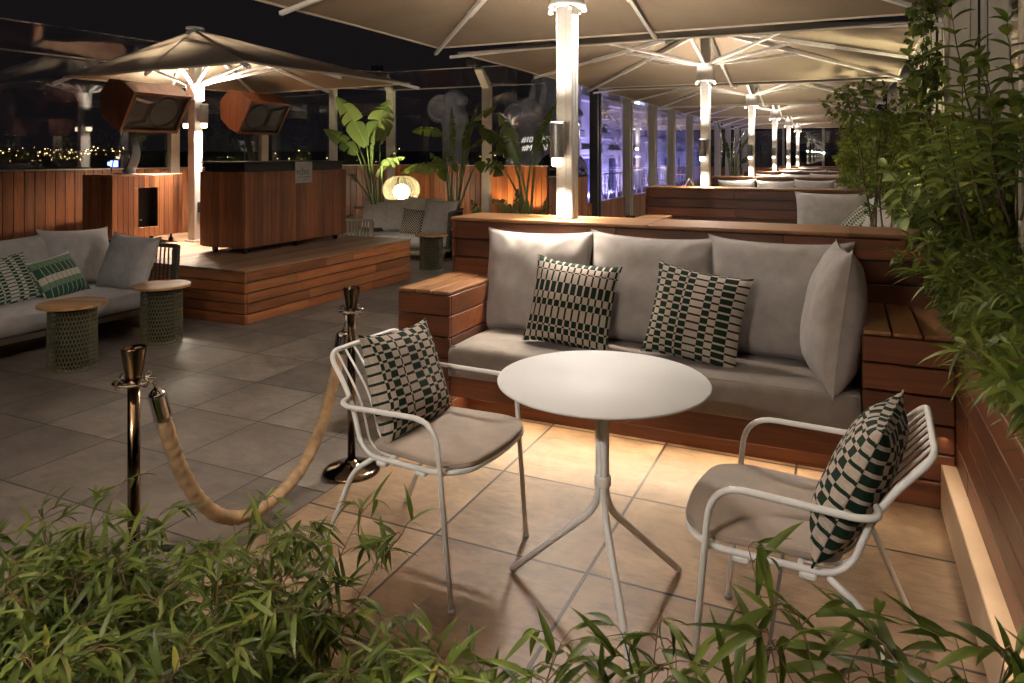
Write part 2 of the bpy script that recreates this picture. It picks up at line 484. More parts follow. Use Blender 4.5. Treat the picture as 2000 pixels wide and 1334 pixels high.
LEDM = emit('led strip glow', (1.0, .70, .38), .5)
WINL = emit('lit window', (.62, .75, 1.0), 1.2)
CITYL = emit('city light', (1.0, .62, .22), 5.0)
CITYB = emit('blue city sign', (.12, .18, 1.0), 3.0)
CARD = plain('white card', (.75, .73, .68), .6, var=.03)

P_ROW = [(.06, 1), (.075, 0), (.018, 1), (.13, 0), (.135, 1), (.08, 0), (.075, 1), (.14, 0), (.08, 1), (.022, 0), (.075, 1), (.08, 0), (.04, 1)][::-1]
P_COL = [(.05, 1), (.07, 0), (.08, 1), (.07, 0), (.08, 1), (.022, 0), (.08, 1), (.14, 0), (.08, 1), (.08, 0), (.14, 1), (.11, 0)]
P_COL2 = [(.04, 0), (.03, 1), (.05, 0), (.085, 1), (.08, 0), (.02, 1), (.13, 0), (.11, 1), (.07, 0), (.07, 1), (.12, 0), (.07, 1), (.02, 0), (.07, 1), (.05, 0)]
P_COL3 = [(.09, 1), (.06, 0), (.09, 1), (.03, 0), (.08, 1), (.08, 0), (.10, 1), (.07, 0), (.025, 1), (.09, 0), (.09, 1), (.08, 0), (.08, 1), (.06, 0)]
PAT_A = pattern('check cloth rows', (12.4, .73), P_ROW)
PAT_B = pattern('check cloth columns', P_COL, (12.3, .74))
PAT_C = pattern('check cloth wide', P_COL2, (11.2, .72))
PAT_D = pattern('check cloth dense', P_COL3, (10.2, .70))
PAT_E = pattern('check cloth small', P_COL, (13.5, .72), (.52, .49, .43), (.018, .07, .035))
PAT_F = pattern('check dots', (9.0, .55), (9.0, .5), (.5, .45, .38), (.02, .02, .018))
PAT_S = stripes('green stripe cloth')

# ------------------------------------------------------------------ pillows
def pillow_mb(w, h, t, n=22, pinch=.066, seed=0, wr=.012, sag=0.0, cord=True):
    mb = MB(); rs = Vector((seed * 3.1, seed * 1.7, seed * .9))
    def outline(s, q):
        px = w / 2 * s * (1 - pinch * (1 - q ** 2) * abs(s) ** 2)
        pz = h / 2 * q * (1 - pinch * (1 - s ** 2) * abs(q) ** 2)
        pz -= sag * h * (1 - s * s) * (q > 0) * q * .5
        e = (abs(s) * abs(q)) ** 9
        px *= 1 + .032 * e; pz *= 1 + .045 * e
        return px, pz
    def P(s, q, side):
        px, pz = outline(s, q)
        k = max(0.0, (1 - abs(s) ** 2.6) * (1 - abs(q) ** 2.6))
        th = t / 2 * k ** .46
        low = 1 + .16 * -q
        nn = noise.noise(Vector((px * 5, pz * 5, side * 3)) + rs)
        e = max(abs(s), abs(q))
        radial = math.sin((math.atan2(q, s)) * 17 + seed * 2 + nn * 4) * max(0, e - .62) * (1 - e) * 6
        n2_ = noise.noise(Vector((px * 11, pz * 7, side * 5)) + rs)
        y = side * (th * low + wr * (nn * .9 * min(1, k * 2) + n2_ * .4 * min(1, k * 3) + radial * .85))
        return V(px, y, pz + h / 2)
    for side in (-1, 1):
        vs = []; uv = []
        for i in range(n + 1):
            for j in range(n + 1):
                s = math.sin((i / n * 2 - 1) * math.pi / 2) * .45 + (i / n * 2 - 1) * .55
                q = math.sin((j / n * 2 - 1) * math.pi / 2) * .45 + (j / n * 2 - 1) * .55
                vs.append(P(s, q, side)); uv.append(((s + 1) / 2 if side < 0 else (1 - s) / 2, (q + 1) / 2))
        fs = []
        for i in range(n):
            for j in range(n):
                a = i * (n + 1) + j
                f = (a, a + n + 1, a + n + 2, a + 1)
                fs.append(f if side < 0 else f[::-1])
        mb.add(vs, fs, uv)
    if cord:
        loop = []
        for k in range(n): loop.append((-1 + 2 * k / n, -1))
        for k in range(n): loop.append((1, -1 + 2 * k / n))
        for k in range(n): loop.append((1 - 2 * k / n, 1))
        for k in range(n): loop.append((-1, 1 - 2 * k / n))
        pts = [P(a, b, 1) * .5 + P(a, b, -1) * .5 for a, b in loop]
        b0 = len(mb.v)
        mb.tube(pts, .0032, 5, closed=True)
        m = len(pts)
        for i, (a, b) in enumerate(loop):
            for k in range(5): mb.uv[b0 + i * 5 + k] = ((a + 1) / 2, (b + 1) / 2)
    return mb
def pose(loc, yaw=0.0, lean=0.0, roll=0.0):
    M = Matrix.Rotation(yaw, 4, 'Z') @ Matrix.Rotation(lean, 4, 'X') @ Matrix.Rotation(roll, 4, 'Y')
    M.translation = Vector(loc)
    return M
def cushion(name, label, cat, m, w, h, t, loc, yaw=0.0, lean=0.0, roll=0.0, seed=0, group=None, n=22, **k):
    o = pillow_mb(w, h, t, n=n, seed=seed, **k).build(name, m)
    o.matrix_world = pose(loc, yaw, lean, roll)
    return tag(o, label, cat, group)

# ------------------------------------------------------------------ lights
def spot(name, loc, to, power, ang, col=(1, .84, .66), blend=.6, rad=.03):
    l = bpy.data.lights.new(name, 'SPOT'); l.energy = power; l.color = col
    l.spot_size = R(ang); l.spot_blend = blend; l.shadow_soft_size = rad
    o = bpy.data.objects.new(name, l); COL.objects.link(o)
    o.location = loc
    d = Vector(to) - Vector(loc)
    o.rotation_euler = d.to_track_quat('-Z', 'Y').to_euler()
    return o
def area(name, loc, to, power, sx, sy, col=(1, .72, .42), roll=0):
    l = bpy.data.lights.new(name, 'AREA'); l.energy = power; l.color = col
    l.shape = 'RECTANGLE'; l.size = sx; l.size_y = sy
    o = bpy.data.objects.new(name, l); COL.objects.link(o)
    o.location = loc
    d = (Vector(to) - Vector(loc)).normalized()
    # local X along world axis chosen by roll
    xax = Vector((1, 0, 0)) if roll == 0 else Vector((0, 1, 0))
    z = -d; x = (xax - z * xax.dot(z)).normalized(); y = z.cross(x)
    M = Matrix((( *x, ), ( *y, ), ( *z, ))).transposed()
    o.rotation_euler = M.to_euler()
    return o
def point(name, loc, power, col=(1, .78, .5), rad=.05):
    l = bpy.data.lights.new(name, 'POINT'); l.energy = power; l.color = col; l.shadow_soft_size = rad
    o = bpy.data.objects.new(name, l); COL.objects.link(o); o.location = loc
    return o

# ------------------------------------------------------------------ camera (lens shift, level)
TH = math.atan(648 / 1406.0)
cam = bpy.data.cameras.new('camera'); co = bpy.data.objects.new('camera', cam); COL.objects.link(co)
co.location = (0, 0, 1.45); co.rotation_euler = (R(90), 0, TH)
cam.sensor_width = 36; cam.lens = 1406 / 2000 * 36; cam.shift_y = -363 / 2000
cam.clip_start = .05; cam.clip_end = 6000
scene.camera = co
SN, CS = math.sin(TH), math.cos(TH)
def pd(x, y, d):
    """point at camera depth d seen at photograph position x, y"""
    xc = (x - 1000) / 1406 * d
    return V(xc * CS - d * SN, xc * SN + d * CS, 1.45 - (y - 304) * d / 1406)

# ------------------------------------------------------------------ world, moon
w = bpy.data.worlds.new('World'); scene.world = w; w.use_nodes = True
nt = w.node_tree; bg = nt.nodes['Background']
sky = N(nt, 'ShaderNodeTexSky', sky_type='NISHITA'); sky.sun_disc = False
sky.sun_elevation = R(-5.0); sky.sun_rotation = R(200); sky.air_density = 1.6; sky.dust_density = 2.5
Lk(nt, mixc(nt, .55, sky.outputs[0], (.045, .037, .042), 'MIX'), bg.inputs[0]); bg.inputs[1].default_value = .075
sun = bpy.data.lights.new('moon', 'SUN'); sun.energy = .02; sun.angle = R(3); sun.color = (.8, .85, 1)
so = bpy.data.objects.new('moon', sun); COL.objects.link(so); so.rotation_euler = (R(50), 0, R(20))

# ================================================================== GROUND
def struct(o, name=None):
    o['kind'] = 'structure'; return o
mb = MB(); mb.add([(-9.2, -3.2, 0), (1.2, -3.2, 0), (1.2, 34.2, 0), (-9.2, 34.2, 0)], [(0, 1, 2, 3)])
struct(mb.build('terrace_floor', FLOOR_L))
mb = MB()
for k in range(1):
    y1 = 3.64
    mb.add([(-2.025, -3.1, .004), (.413, -3.1, .004), (.413, y1, .004), (-2.025, y1, .004)], [(0, 1, 2, 3)])
for k in range(1, 6):
    ya = 3.64 + 4.98 * (k - 1) + 1.25; yb = 3.64 + 4.98 * k
    mb.add([(-2.025, ya, .004), (.413, ya, .004), (.413, yb, .004), (-2.025, yb, .004)], [(0, 1, 2, 3)])
struct(mb.build('booth_floor', FLOOR_R))
# slab under the terrace and the dark city land below, rising to far hills
mb = MB(); mb.box(-9.6, 1.6, -3.6, 34.6, -1.2, -.006)
struct(mb.build('terrace_slab', plain('concrete slab', (.3, .29, .28), .8)))
mb = MB(); rings = [0, 60, 200, 420, 700, 950, 1200, 1600, 2400, 4200]; hts = [-30, -30, -27, -20, -9, -1, 4.5, 10, 6, 2]
n = 72; vs = []; fs = []
for r_, h_ in zip(rings, hts):
    for k in range(n):
        a = 2 * math.pi * k / n
        vs.append((r_ * math.cos(a), r_ * math.sin(a), h_ + (2.6 * noise.noise((a * 3, r_ * .003, 1)) + 1.4 * noise.noise((a * 9, r_ * .01, 4))) * min(1, r_ / 700)))
for i in range(len(rings) - 1):
    for k in range(n):
        fs.append((i * n + k, i * n + (k + 1) % n, (i + 1) * n + (k + 1) % n, (i + 1) * n + k))
mb.add(vs, fs); struct(mb.build('city_ground', plain('dark land', (.004, .0035, .0035), .95, var=.4, scale=.02)))
# far city lights
rnd = random.Random(5)
mb = MB()
def dot(mb, p, r):
    mb.add([p + V(r, 0, 0), p + V(-r, 0, 0), p + V(0, r, 0), p + V(0, -r, 0), p + V(0, 0, r), p + V(0, 0, -r)],
           [(0, 2, 4), (2, 1, 4), (1, 3, 4), (3, 0, 4), (2, 0, 5), (1, 2, 5), (3, 1, 5), (0, 3, 5)])
for i in range(270):
    x = rnd.choice([rnd.uniform(-700, 260), rnd.uniform(-40, 250), rnd.uniform(300, 640), rnd.uniform(640, 1120), rnd.gauss(100, 45)])
    d = rnd.uniform(560, 1500)
    band = 308 - (d - 560) / 940 * 14
    if x > 300 and rnd.random() < .45: continue
    p = pd(x, band + rnd.uniform(-9, 7) + (4 if x > 300 else 0), d)
    dot(mb, p, d / 1406 * rnd.choice([.35, .45, .6, .8, 1.0]))
tag(mb.build('city_lights', CITYL, smooth=False), kind='stuff')
mb = MB()
p = pd(223, 319, 320); mb.box(p.x - 1.2, p.x + 1.2, p.y - 1, p.y + 1, p.z - 1.6, p.z + 1.2)
mb.box(p.x - 3, p.x - 1.9, p.y - 1, p.y + 1, p.z - 1.0, p.z + .6)
tag(mb.build('neon_sign', CITYB, smooth=False), 'small distant blue neon sign glowing among the far city lights', 'sign')

# ================================================================== BOOTH BENCHES
PIT = 4.98
BX0, BX1 = -2.27, .409        # outer ends
LB, RB = -1.94, .072          # inner faces of the end blocks
ZB = .69; ZT = 1.04; ROWP = .115
def planks_x(mb, x0, x1, y, z0, rows, pitch=ROWP, th=.022, gap=.009, splits=(), rs=0):
    r_ = random.Random(rs)
    for i in range(rows):
        cuts = [x0] + [s + r_.uniform(-.02, .02) for s in splits if x0 < s < x1 and (i % 2 == 0 or r_.random() < .4)] + [x1]
        for a, b in zip(cuts, cuts[1:]):
            mb.box(a, b - (.002 if b < x1 else 0), y, y + th, z0 + i * pitch + gap / 2, z0 + (i + 1) * pitch - gap / 2, bev=.003)
def planks_y(mb, x, y0, y1, z0, rows, pitch=ROWP, th=.022, gap=.009):
    for i in range(rows):
        mb.box(x, x + th, y0, y1, z0 + i * pitch + gap / 2, z0 + (i + 1) * pitch - gap / 2, bev=.003)
def make_bench():
    t = thing('booth_bench', None, 'bench', (0, 0, 0))
    yf, yk, yb = 3.40, 3.62, 4.05
    # backrest: nine rows of boards, wide flat cap, hidden core
    mb = MB(); planks_x(mb, BX0, BX1, yb, 0, 9, splits=(-1.2, -.3), rs=3)
    planks_x(mb, BX0, BX1, 4.43, 0, 9, splits=(-.9,), rs=5)
    for i in range(9):
        mb.box(BX0 - .022, BX0 - .001, yb, 4.452, i * ROWP + .003, (i + 1) * ROWP - .003, bev=.003)
        mb.box(BX1 + .001, BX1 + .003, yb, 4.452, i * ROWP + .003, (i + 1) * ROWP - .003)
    core = mb.build('backrest', W_X, t)
    mb = MB(); mb.box(BX0 + .002, BX1 - .002, yb + .024, 4.428, .0, 1.03); mb.build('frame', DARKM, core, False)
    mb = MB()
    cuts = [BX0 - .025, -1.02, .02, BX1 + .004]
    for a, b in zip(cuts, cuts[1:]): mb.box(a, b - .003, yb - .012, 4.462, 1.0362, 1.056, bev=.003)
    mb.build('backrest_cap', TOPW, t)
    # end blocks
    for x0, x1, nm in ((BX0, LB, 'armrest'), (RB, BX1, 'armrest')):
        mb = MB()
        planks_x(mb, x0, x1, yf, 0, 6, rs=1)
        for i in range(6):
            z0, z1 = i * ROWP + .003, (i + 1) * ROWP - .003
            mb.box(x1 - .022 if x0 == BX0 else x0, x1 if x0 == BX0 else x0 + .022, yf + .024, yb - .002, z0, z1, bev=.003)
            if x0 == BX0: mb.box(x0, x0 + .022, yf + .024, yb - .002, z0, z1, bev=.003)
        o = mb.build(nm, W_X, t)
        mb = MB()
        wd = (x1 - x0) / 3
        for i in range(3): mb.box(x0 + i * wd + .004, x0 + (i + 1) * wd - .004, yf, yb - .002, ZB + .002, ZB + .02, bev=.003)
        mb.build('armrest_top', TOPY, o)
    # seat: floating front board, recessed kick board, strip light under the lip
    mb = MB(); mb.box(LB + .002, RB - .002, yf + .004, yf + .03, .148, .262, bev=.003)
    mb.build('front_board', W_X, t)
    mb = MB(); mb.box(LB + .002, RB - .002, yk, yk + .02, 0, .142, bev=.003); mb.build('kick_board', W_X, t)
    mb = MB(); mb.box(LB + .002, RB - .002, yf + .031, yb - .002, .235, .258); mb.build('seat_board', DARKM, t, False)
    mb = MB(); mb.box(LB + .03, RB - .03, yk - .035, yk - .015, .205, .215); mb.build('light_strip', LEDM, t, False)
    return t
ORD = ['front', 'second', 'third', 'fourth', 'fifth', 'hindmost']
bench = make_bench()
for k in range(6):
    b = bench if k == 0 else copy_tree(bench)
    b.location = (0, PIT * k, 0)
    b['label'] = ('front dark timber booth bench with slatted arm blocks behind the white round table' if k == 0 else
                  '%s timber booth bench in the row, counted from the front' % ORD[k])
    b['group'] = 'timber booth benches in a row'
    # led light on the floor
    yk = 3.60 + PIT * k
    area('led', ((LB + RB) / 2, yk - .02, .20), ((LB + RB) / 2, yk - .62, 0), 4.0 if k == 0 else 3, 1.85, .05, (1, .76, .50))

def seat_mb():
    mb = MB()
    x0, x1, y0, y1, z0, z1 = LB + .006, RB - .006, 3.375, 4.046, .262, .425
    nx, ny = 40, 16; r_ = .035
    vs = []; fs = []
    prof = []
    # closed cross-section along y, extruded in x
    pts = [(y1, z0), (y0 + .012, z0), (y0, z0 + .012), (y0 - .004, (z0 + z1) / 2), (y0, z1 - r_), (y0 + r_ * .3, z1 - r_ * .28), (y0 + r_, z1)]
    for i in range(9): pts.append((y0 + r_ + (y1 - y0 - r_) * (i + 1) / 9, z1))
    for i in range(nx + 1):
        x = x0 + (x1 - x0) * i / nx
        for y, z in pts:
            e = min(1, (x - x0) / .05, (x1 - x) / .05)
            dz = (.006 * noise.noise((x * 3, y * 4, 0)) - .012 * (1 - e)) if z > .3 else 0
            vs.append((x, y, z + dz))
    m = len(pts)
    for i in range(nx):
        for j in range(m - 1):
            fs.append((i * m + j, (i + 1) * m + j, (i + 1) * m + j + 1, i * m + j + 1))
    fs.append(tuple(range(m))); fs.append(tuple(nx * m + j for j in range(m - 1, -1, -1)))
    mb.add(vs, fs)
    # top stitching line
    mb.tube([(x0 + (x1 - x0) * i / 60, y0 + .028, z1 - .004) for i in range(61)], .0022, 4)
    return mb
sc0 = seat_mb().build('seat_cushion', SEATF)
for k in range(6):
    o = sc0 if k == 0 else sc0.copy()
    if k: COL.objects.link(o)
    o.location = (0, PIT * k, 0)
    tag(o, ('long grey brown seat pad on the front booth bench' if k == 0 else 'long grey seat pad on the %s booth bench, mostly hidden' % ORD[k]), 'seat cushion', 'seat pads on the booth benches')

# big back cushions, front bench
gB = 'big grey cushions on the front booth bench'
cushion('back_cushion', 'big grey cushion at the left end of the front bench below the white pole', 'cushion', GREY, .69, .60, .20, (-1.655, 3.865, .415), R(-2), R(-14), R(-1), 1, gB, n=34, wr=.016)
cushion('back_cushion', 'big grey cushion second from the left on the front bench, between the two check pillows', 'cushion', GREY, .70, .605, .20, (-.985, 3.86, .415), R(1), R(-14), R(1), 2, gB, n=34, wr=.016)
cushion('back_cushion', 'big grey cushion third from the left on the front bench, beside the edge-on one', 'cushion', GREY, .70, .61, .20, (-.315, 3.865, .415), R(0), R(-14), R(.5), 3, gB, n=34, wr=.016)
cushion('back_cushion', 'big grey cushion standing edge-on, seam forward, at the right end of the front bench', 'cushion', GREY, .63, .62, .25, (-.075, 3.69, .405), R(-84), R(-7), R(-2), 4, gB, n=34, wr=.016)
cushion('check_pillow', 'green check pillow with tall upright cells leaning left of centre on the front bench', 'pillow', PAT_A, .475, .465, .15, (-1.37, 3.64, .418), R(3), R(-17), R(5.5), 5, 'green check pillows near the round table', n=30)
cushion('check_pillow', 'green check pillow with flat wide cells leaning right of centre on the front bench', 'pillow', PAT_B, .475, .465, .15, (-.715, 3.64, .418), R(-4), R(-17), R(7), 6, 'green check pillows near the round table', n=30)
# cushions on the benches behind
def row_c(k, xs, seed, w=.68, h=.60, yaw=None):
    for i, x in enumerate(xs):
        r_ = random.Random(seed * 10 + i)
        cushion('back_cushion', 'grey cushion number %s from the left on the %s booth bench' % (['one', 'two', 'three', 'four', 'five'][i], ORD[k]), 'cushion',
                GREYL, w, h, .2, (x, 3.86 + PIT * k, .415 + r_.uniform(-.02, .02)), R(r_.uniform(-4, 4)), R(-13), R(r_.uniform(-3, 3)), seed * 10 + i,
                'grey cushions on the benches further back', n=16, wr=.018, cord=False)
row_c(2, (-1.78, -1.12, -.47, .2), 30)
row_c(3, (-1.72, -1.08, -.42, .2), 40)
row_c(4, (-1.5, -.8, -.1), 50)
row_c(5, (-1.2, -.5, .2), 60)
y2 = PIT
cushion('back_cushion', 'light grey upright cushion alone against the second booth bench', 'cushion', GREYL, .76, .60, .22, (-.13, 3.87 + y2, .44), R(0), R(-12), 0, 71, 'grey cushions on the second bench')
cushion('back_cushion', 'light grey cushion turned edge-on in the corner of the second bench', 'cushion', GREYL, .62, .58, .24, (.24, 3.62 + y2, .44), R(-72), R(-14), R(4), 72, 'grey cushions on the second bench')
cushion('back_cushion', 'light grey cushion slumped with its pointed corner up on the second bench', 'cushion', GREYL, .6, .54, .26, (.25, 3.28 + y2, .47), R(-60), R(-26), R(10), 73, 'grey cushions on the second bench')
cushion('back_cushion', 'light grey cushion half hidden by the leaves at the right of the second bench', 'cushion', GREYL, .52, .46, .24, (.33, 2.95 + y2, .46), R(-66), R(-28), R(-4), 75, 'grey cushions on the second bench')
cushion('check_pillow', 'small check pillow slumped before the grey cushions of the second bench', 'pillow', PAT_E, .42, .42, .16, (.06, 3.45 + y2, .58), R(-30), R(-45), R(20), 74)

# ================================================================== PARASOLS
def canopy_parts(t, corners, apex, hem=.02, ribend=.10):
    """corners: near-left, near-right, far-right, far-left"""
    A = Vector(apex); C = [Vector(c) for c in corners]
    ring = []
    for i in range(4):
        ring += [C[i], (C[i] + C[(i + 1) % 4]) / 2]
    mb = MB(); n = 8
    for i in range(8):
        a = ring[i]; b = ring[(i + 1) % 8]
        vs = []; fs = []
        for r_ in range(n + 1):
            for s in range(n + 1):
                t_ = r_ / n; u = s / n
                p = A.lerp(a.lerp(b, u), t_)
                sagz = .028 * math.sin(math.pi * u) * math.sin(math.pi * min(1, t_ * .9 + .05))
                inn = .035 * math.sin(math.pi * u) * t_ ** 3
                p = p - V(0, 0, sagz)
                p = p + (V(A.x, A.y, p.z) - p).normalized() * inn
                vs.append(p)
        for r_ in range(n):
            for s in range(n):
                q = r_ * (n + 1) + s
                fs.append((q, q + n + 1, q + n + 2, q + 1))
        mb.add(vs, fs)
    can = mb.build('canopy', CANVAS, t)
    mb = MB(); pts = []
    for i in range(8):
        a = ring[i]; b = ring[(i + 1) % 8]
        for s in range(8):
            u = s / 8
            p = a.lerp(b, u) - V(0, 0, .028 * math.sin(math.pi * u) * math.sin(math.pi * .95))
            p = p + (V(A.x, A.y, p.z) - p).normalized() * .035 * math.sin(math.pi * u)
            pts.append(p)
    mb.tube(pts, .013, 5, closed=True); mb.build('hem', HEM, can)
    return ring
def make_lamp(t, x, y, z, nx, ny):
    """cylinder up/down light fixed to the pole face with outward normal nx, ny"""
    o = MB(); c = V(x + nx * .085, y + ny * .085, z)
    o.lathe([(0, .105), (.036, .105), (.044, .11), (.045, .09), (.045, -.10), (.043, -.112), (.038, -.112)], c, 20)
    o.box(x - .022 + nx * .02, x + .022 + nx * .02, y - .022 + ny * .02, y + .022 + ny * .02, z - .09, z + .06, bev=.004)
    l = o.build('lamp', LAMPG, t)
    b = MB(); b.lathe([(0, -.108), (.03, -.108), (.034, -.12), (.034, -.155), (.026, -.164), (0, -.166)], c, 16); b.build('bulb', BULB, l)
    b = MB(); b.lathe([(0, .108), (.036, .1085)], c, 16); b.build('bulb', BULB, l)
    return c
PX, PY, PZ = -1.577, 4.25, 1.056
def make_parasol():
    t = thing('parasol', None, 'parasol', (PX, PY, 0))
    mb = MB(); mb.box(-.055, .055, -.055, .055, PZ, 3.0, bev=.006)
    for s in (-1, 1):
        mb.box(-.012, .012, s * .0555 - .004, s * .0555 + .004, PZ, 2.38)
        mb.box(s * .0555 - .004, s * .0555 + .004, -.012, .012, PZ, 2.38)
    mb.build('pole', POLEW, t)
    mb = MB(); mb.lathe([(.112, 2.378), (.118, 2.385), (.118, 2.40), (.107, 2.405), (.107, 2.585), (.116, 2.59), (.116, 2.605), (.06, 2.61)], (0, 0, 0), 32)
    for k in range(4):
        a = R(60 * k + 60 + (60 if k > 1 else 0)); mb.lathe([(0, 2.345), (.012, 2.348), (.012, 2.38)], (.1 * math.cos(a), .1 * math.sin(a), 0), 8)
    col_ = mb.build('collar', WHITE, t)
    for s_ in (-1, 1):
        mb = MB(); mb.lathe([(.008, 2.378), (.012, 2.362), (.016, 2.356), (.014, 2.345), (0, 2.343)], (s_ * .112, 0, 0), 12); mb.build('bulb', BULB, col_)  # collar knobs given an added glow, to go with the fill spots
    ring = canopy_parts(t, [(-2.28, -2.27, 2.58), (2.28, -2.27, 2.58), (2.28, 2.27, 2.58), (-2.28, 2.27, 2.58)], (0, 0, 3.1))
    mb = MB(); mb.lathe([(.13, 2.98), (.13, 3.06), (.06, 3.09)], (0, 0, 0), 20); mb.lathe([(0, 3.16), (.14, 3.145), (.15, 3.11)], (0, 0, 0), 20); mb.build('top_hub', WHITE, t)
    for i, c in enumerate(ring):
        e = Vector(c); d = V(e.x, e.y, 0).normalized()
        top = V(0, 0, 3.05) + d * .12
        ext = (e - top).normalized()
        end = e + ext * (.10 if i % 2 == 0 else .05) - V(0, 0, .035)
        top = top - V(0, 0, .03)
        mb = MB(); m = top.lerp(end, .62)
        mb.bar(top, m, .05, .05); mb.bar(m, end, .036, .034); mb.build('rib', WHITE, t)
        mb = MB(); j = top.lerp(end, .40) - V(0, 0, .03)
        mb.bar(V(0, 0, 2.60) + d * .10, j, .034, .034)
        mb.lathe([(0, -.022), (.016, -.022), (.016, .022), (0, .022)], j, 8)
        mb.build('strut', WHITE, t)
    make_lamp(t, -.014, -.055, 1.548, 0, -1)
    make_lamp(t, -.014, .055, 1.548, 0, 1)
    return t
par = make_parasol()
WARM = (1, .84, .66)
for k in range(-1, 6):  # first one is unseen, added behind the camera to light the foreground
    o = par if k == -1 else copy_tree(par)
    yy = PY + PIT * k
    o.location = (PX, yy, 0)
    o['group'] = 'white poled parasols in a row'
    o['label'] = ('unseen beige parasol on a white pole, added behind the photographer to light the foreground' if k < 0 else
                  'nearest white poled beige parasol, its pole rising from the front bench' if k == 0 else
                  '%s white poled beige parasol in the row from the front, rising from its bench back' % ORD[k])
    pw = 1.0
    for s in (-1, 1):
        x = PX - .014; y = yy + s * .14
        if k == -1 and s == 1: fac = 1.0
        else: fac = 1.0
        spot('uplight', (x, y + s * .025, 1.67), (x, y + s * .95, 3), (320 if k == -1 else 50), 140, WARM, 1.0, .03)  # stronger on the unseen parasol, as fill for the foreground
        spot('added collar fill', (PX + s * .112, yy, 2.335), (PX + s * .125, yy, 0), (29 if k < 0 else 28) if k < 1 else 22, 165, (1, .90, .80), .35, .02)  # added key light under the collars, brightens table, chairs and floor
        spot('downlight', (x, y + s * .02, 1.375), (x, y + s * .35, 0), 26, 110, WARM, .9, .03)

# parasol over the stage: own rectangular canopy
PL = V(-6.752, 5.973, .47)
def cw(xc, d): return (xc * CS - d * SN, xc * SN + d * CS)
t = thing('parasol', 'smaller square parasol over the stage with a dark top and white pole', 'parasol', (0, 0, 0))
mb = MB(); mb.box(PL.x - .055, PL.x + .055, PL.y - .055, PL.y + .055, .47, 2.86, bev=.006)
mb.box(PL.x - .08, PL.x + .08, PL.y - .08, PL.y + .08, .47, .49, bev=.004); mb.build('pole', POLEW, t)
mb = MB(); mb.lathe([(.10, 2.08), (.105, 2.09), (.097, 2.1), (.097, 2.25), (.105, 2.26), (.06, 2.28)], (PL.x, PL.y, 0), 28); mb.build('collar', WHITE, t)
cn = [(*cw(-4.898, 7.87), 2.31), (*cw(-2.436, 6.587), 2.31), (*cw(-1.222, 8.596), 2.31), (*cw(-3.532, 9.934), 2.31)]
ring = canopy_parts(t, cn, (PL.x, PL.y, 2.90))
mb = MB(); mb.lathe([(0, 2.925), (.10, 2.918), (.105, 2.895), (.08, 2.885)], (PL.x, PL.y, 0), 20); mb.lathe([(.1, 2.8), (.1, 2.87)], (PL.x, PL.y, 0), 20); mb.build('top_hub', WHITE, t)
for i, c in enumerate(ring):
    e = Vector(c); d = V(e.x - PL.x, e.y - PL.y, 0).normalized()
    top = V(PL.x, PL.y, 2.84) + d * .1; end = e + (e - top).normalized() * (.12 if i % 2 == 0 else .03) - V(0, 0, .03)
    mb = MB(); mb.bar(top - V(0, 0, .03), end, .036, .036); mb.build('rib', WHITE, t)
    mb = MB(); j = top.lerp(end, .45) - V(0, 0, .04); mb.bar(V(PL.x, PL.y, 2.27) + d * .09, j, .03, .03); mb.build('strut', WHITE, t)
for nx, ny in ((1, 0), (-1, 0), (0, -1)):
    if ny == 0:
        make_lamp(t, PL.x + nx * .055, PL.y, 1.93, nx, ny)
        spot('uplight', (PL.x + nx * .14, PL.y, 2.05), (PL.x + nx * .16, PL.y, 3), 90, 150, WARM, 1.0)
        spot('downlight', (PL.x + nx * .14, PL.y, 1.755), (PL.x + nx * .17, PL.y, 0), 90, 150, WARM, 1.0)
mb = MB(); mb.box(PL.x + .056, PL.x + .07, PL.y - .02, PL.y + .02, .80, .92, bev=.004); mb.build('socket', BLACK, t)

# ================================================================== STAGE, BOOTH, SPEAKERS
t = thing('stage', 'low timber stage of stacked planks with a decked top', 'stage')
SX0, SX1, SY0, SY1, SZ = -7.62, -4.63, 4.62, 7.19, .47
mb = MB()
for i in range(5):
    z0, z1 = i * .09 + .0045, (i + 1) * .09 - .0045
    rr = random.Random(i)
    cuts = [SX0, rr.uniform(-6.6, -5.6), SX1 - .003]
    for a, b in zip(cuts, cuts[1:]): mb.box(a, b - .002, SY0, SY0 + .022, z0, z1, bev=.003)
mb.build('front_planks', STG_X, t)
mb = MB()
for i in range(5):
    z0, z1 = i * .09 + .0045, (i + 1) * .09 - .0045
    rr = random.Random(i + 11)
    cuts = [SY0 + .001, rr.uniform(5.2, 5.7), rr.uniform(6.1, 6.7), SY1]
    for a, b in zip(cuts, cuts[1:]): mb.box(SX1 - .022, SX1, a + (.022 if a == SY0 + .001 else 0), b - .002, z0, z1, bev=.003)
mb.build('side_planks', STG_Y, t)
mb = MB()
nb = 21; wd = (SX1 - SX0 + .02) / nb
for i in range(nb): mb.box(SX0 - .01 + i * wd + .002, SX0 - .01 + (i + 1) * wd - .002, SY0 - .012, SY1 + .01, .4505, .47, bev=.003)
mb.build('deck', DECK, t)
mb = MB(); mb.box(SX0 + .01, SX1 - .03, SY0 + .03, SY1 - .01, 0, .448); mb.build('frame', DARKM, t, False)

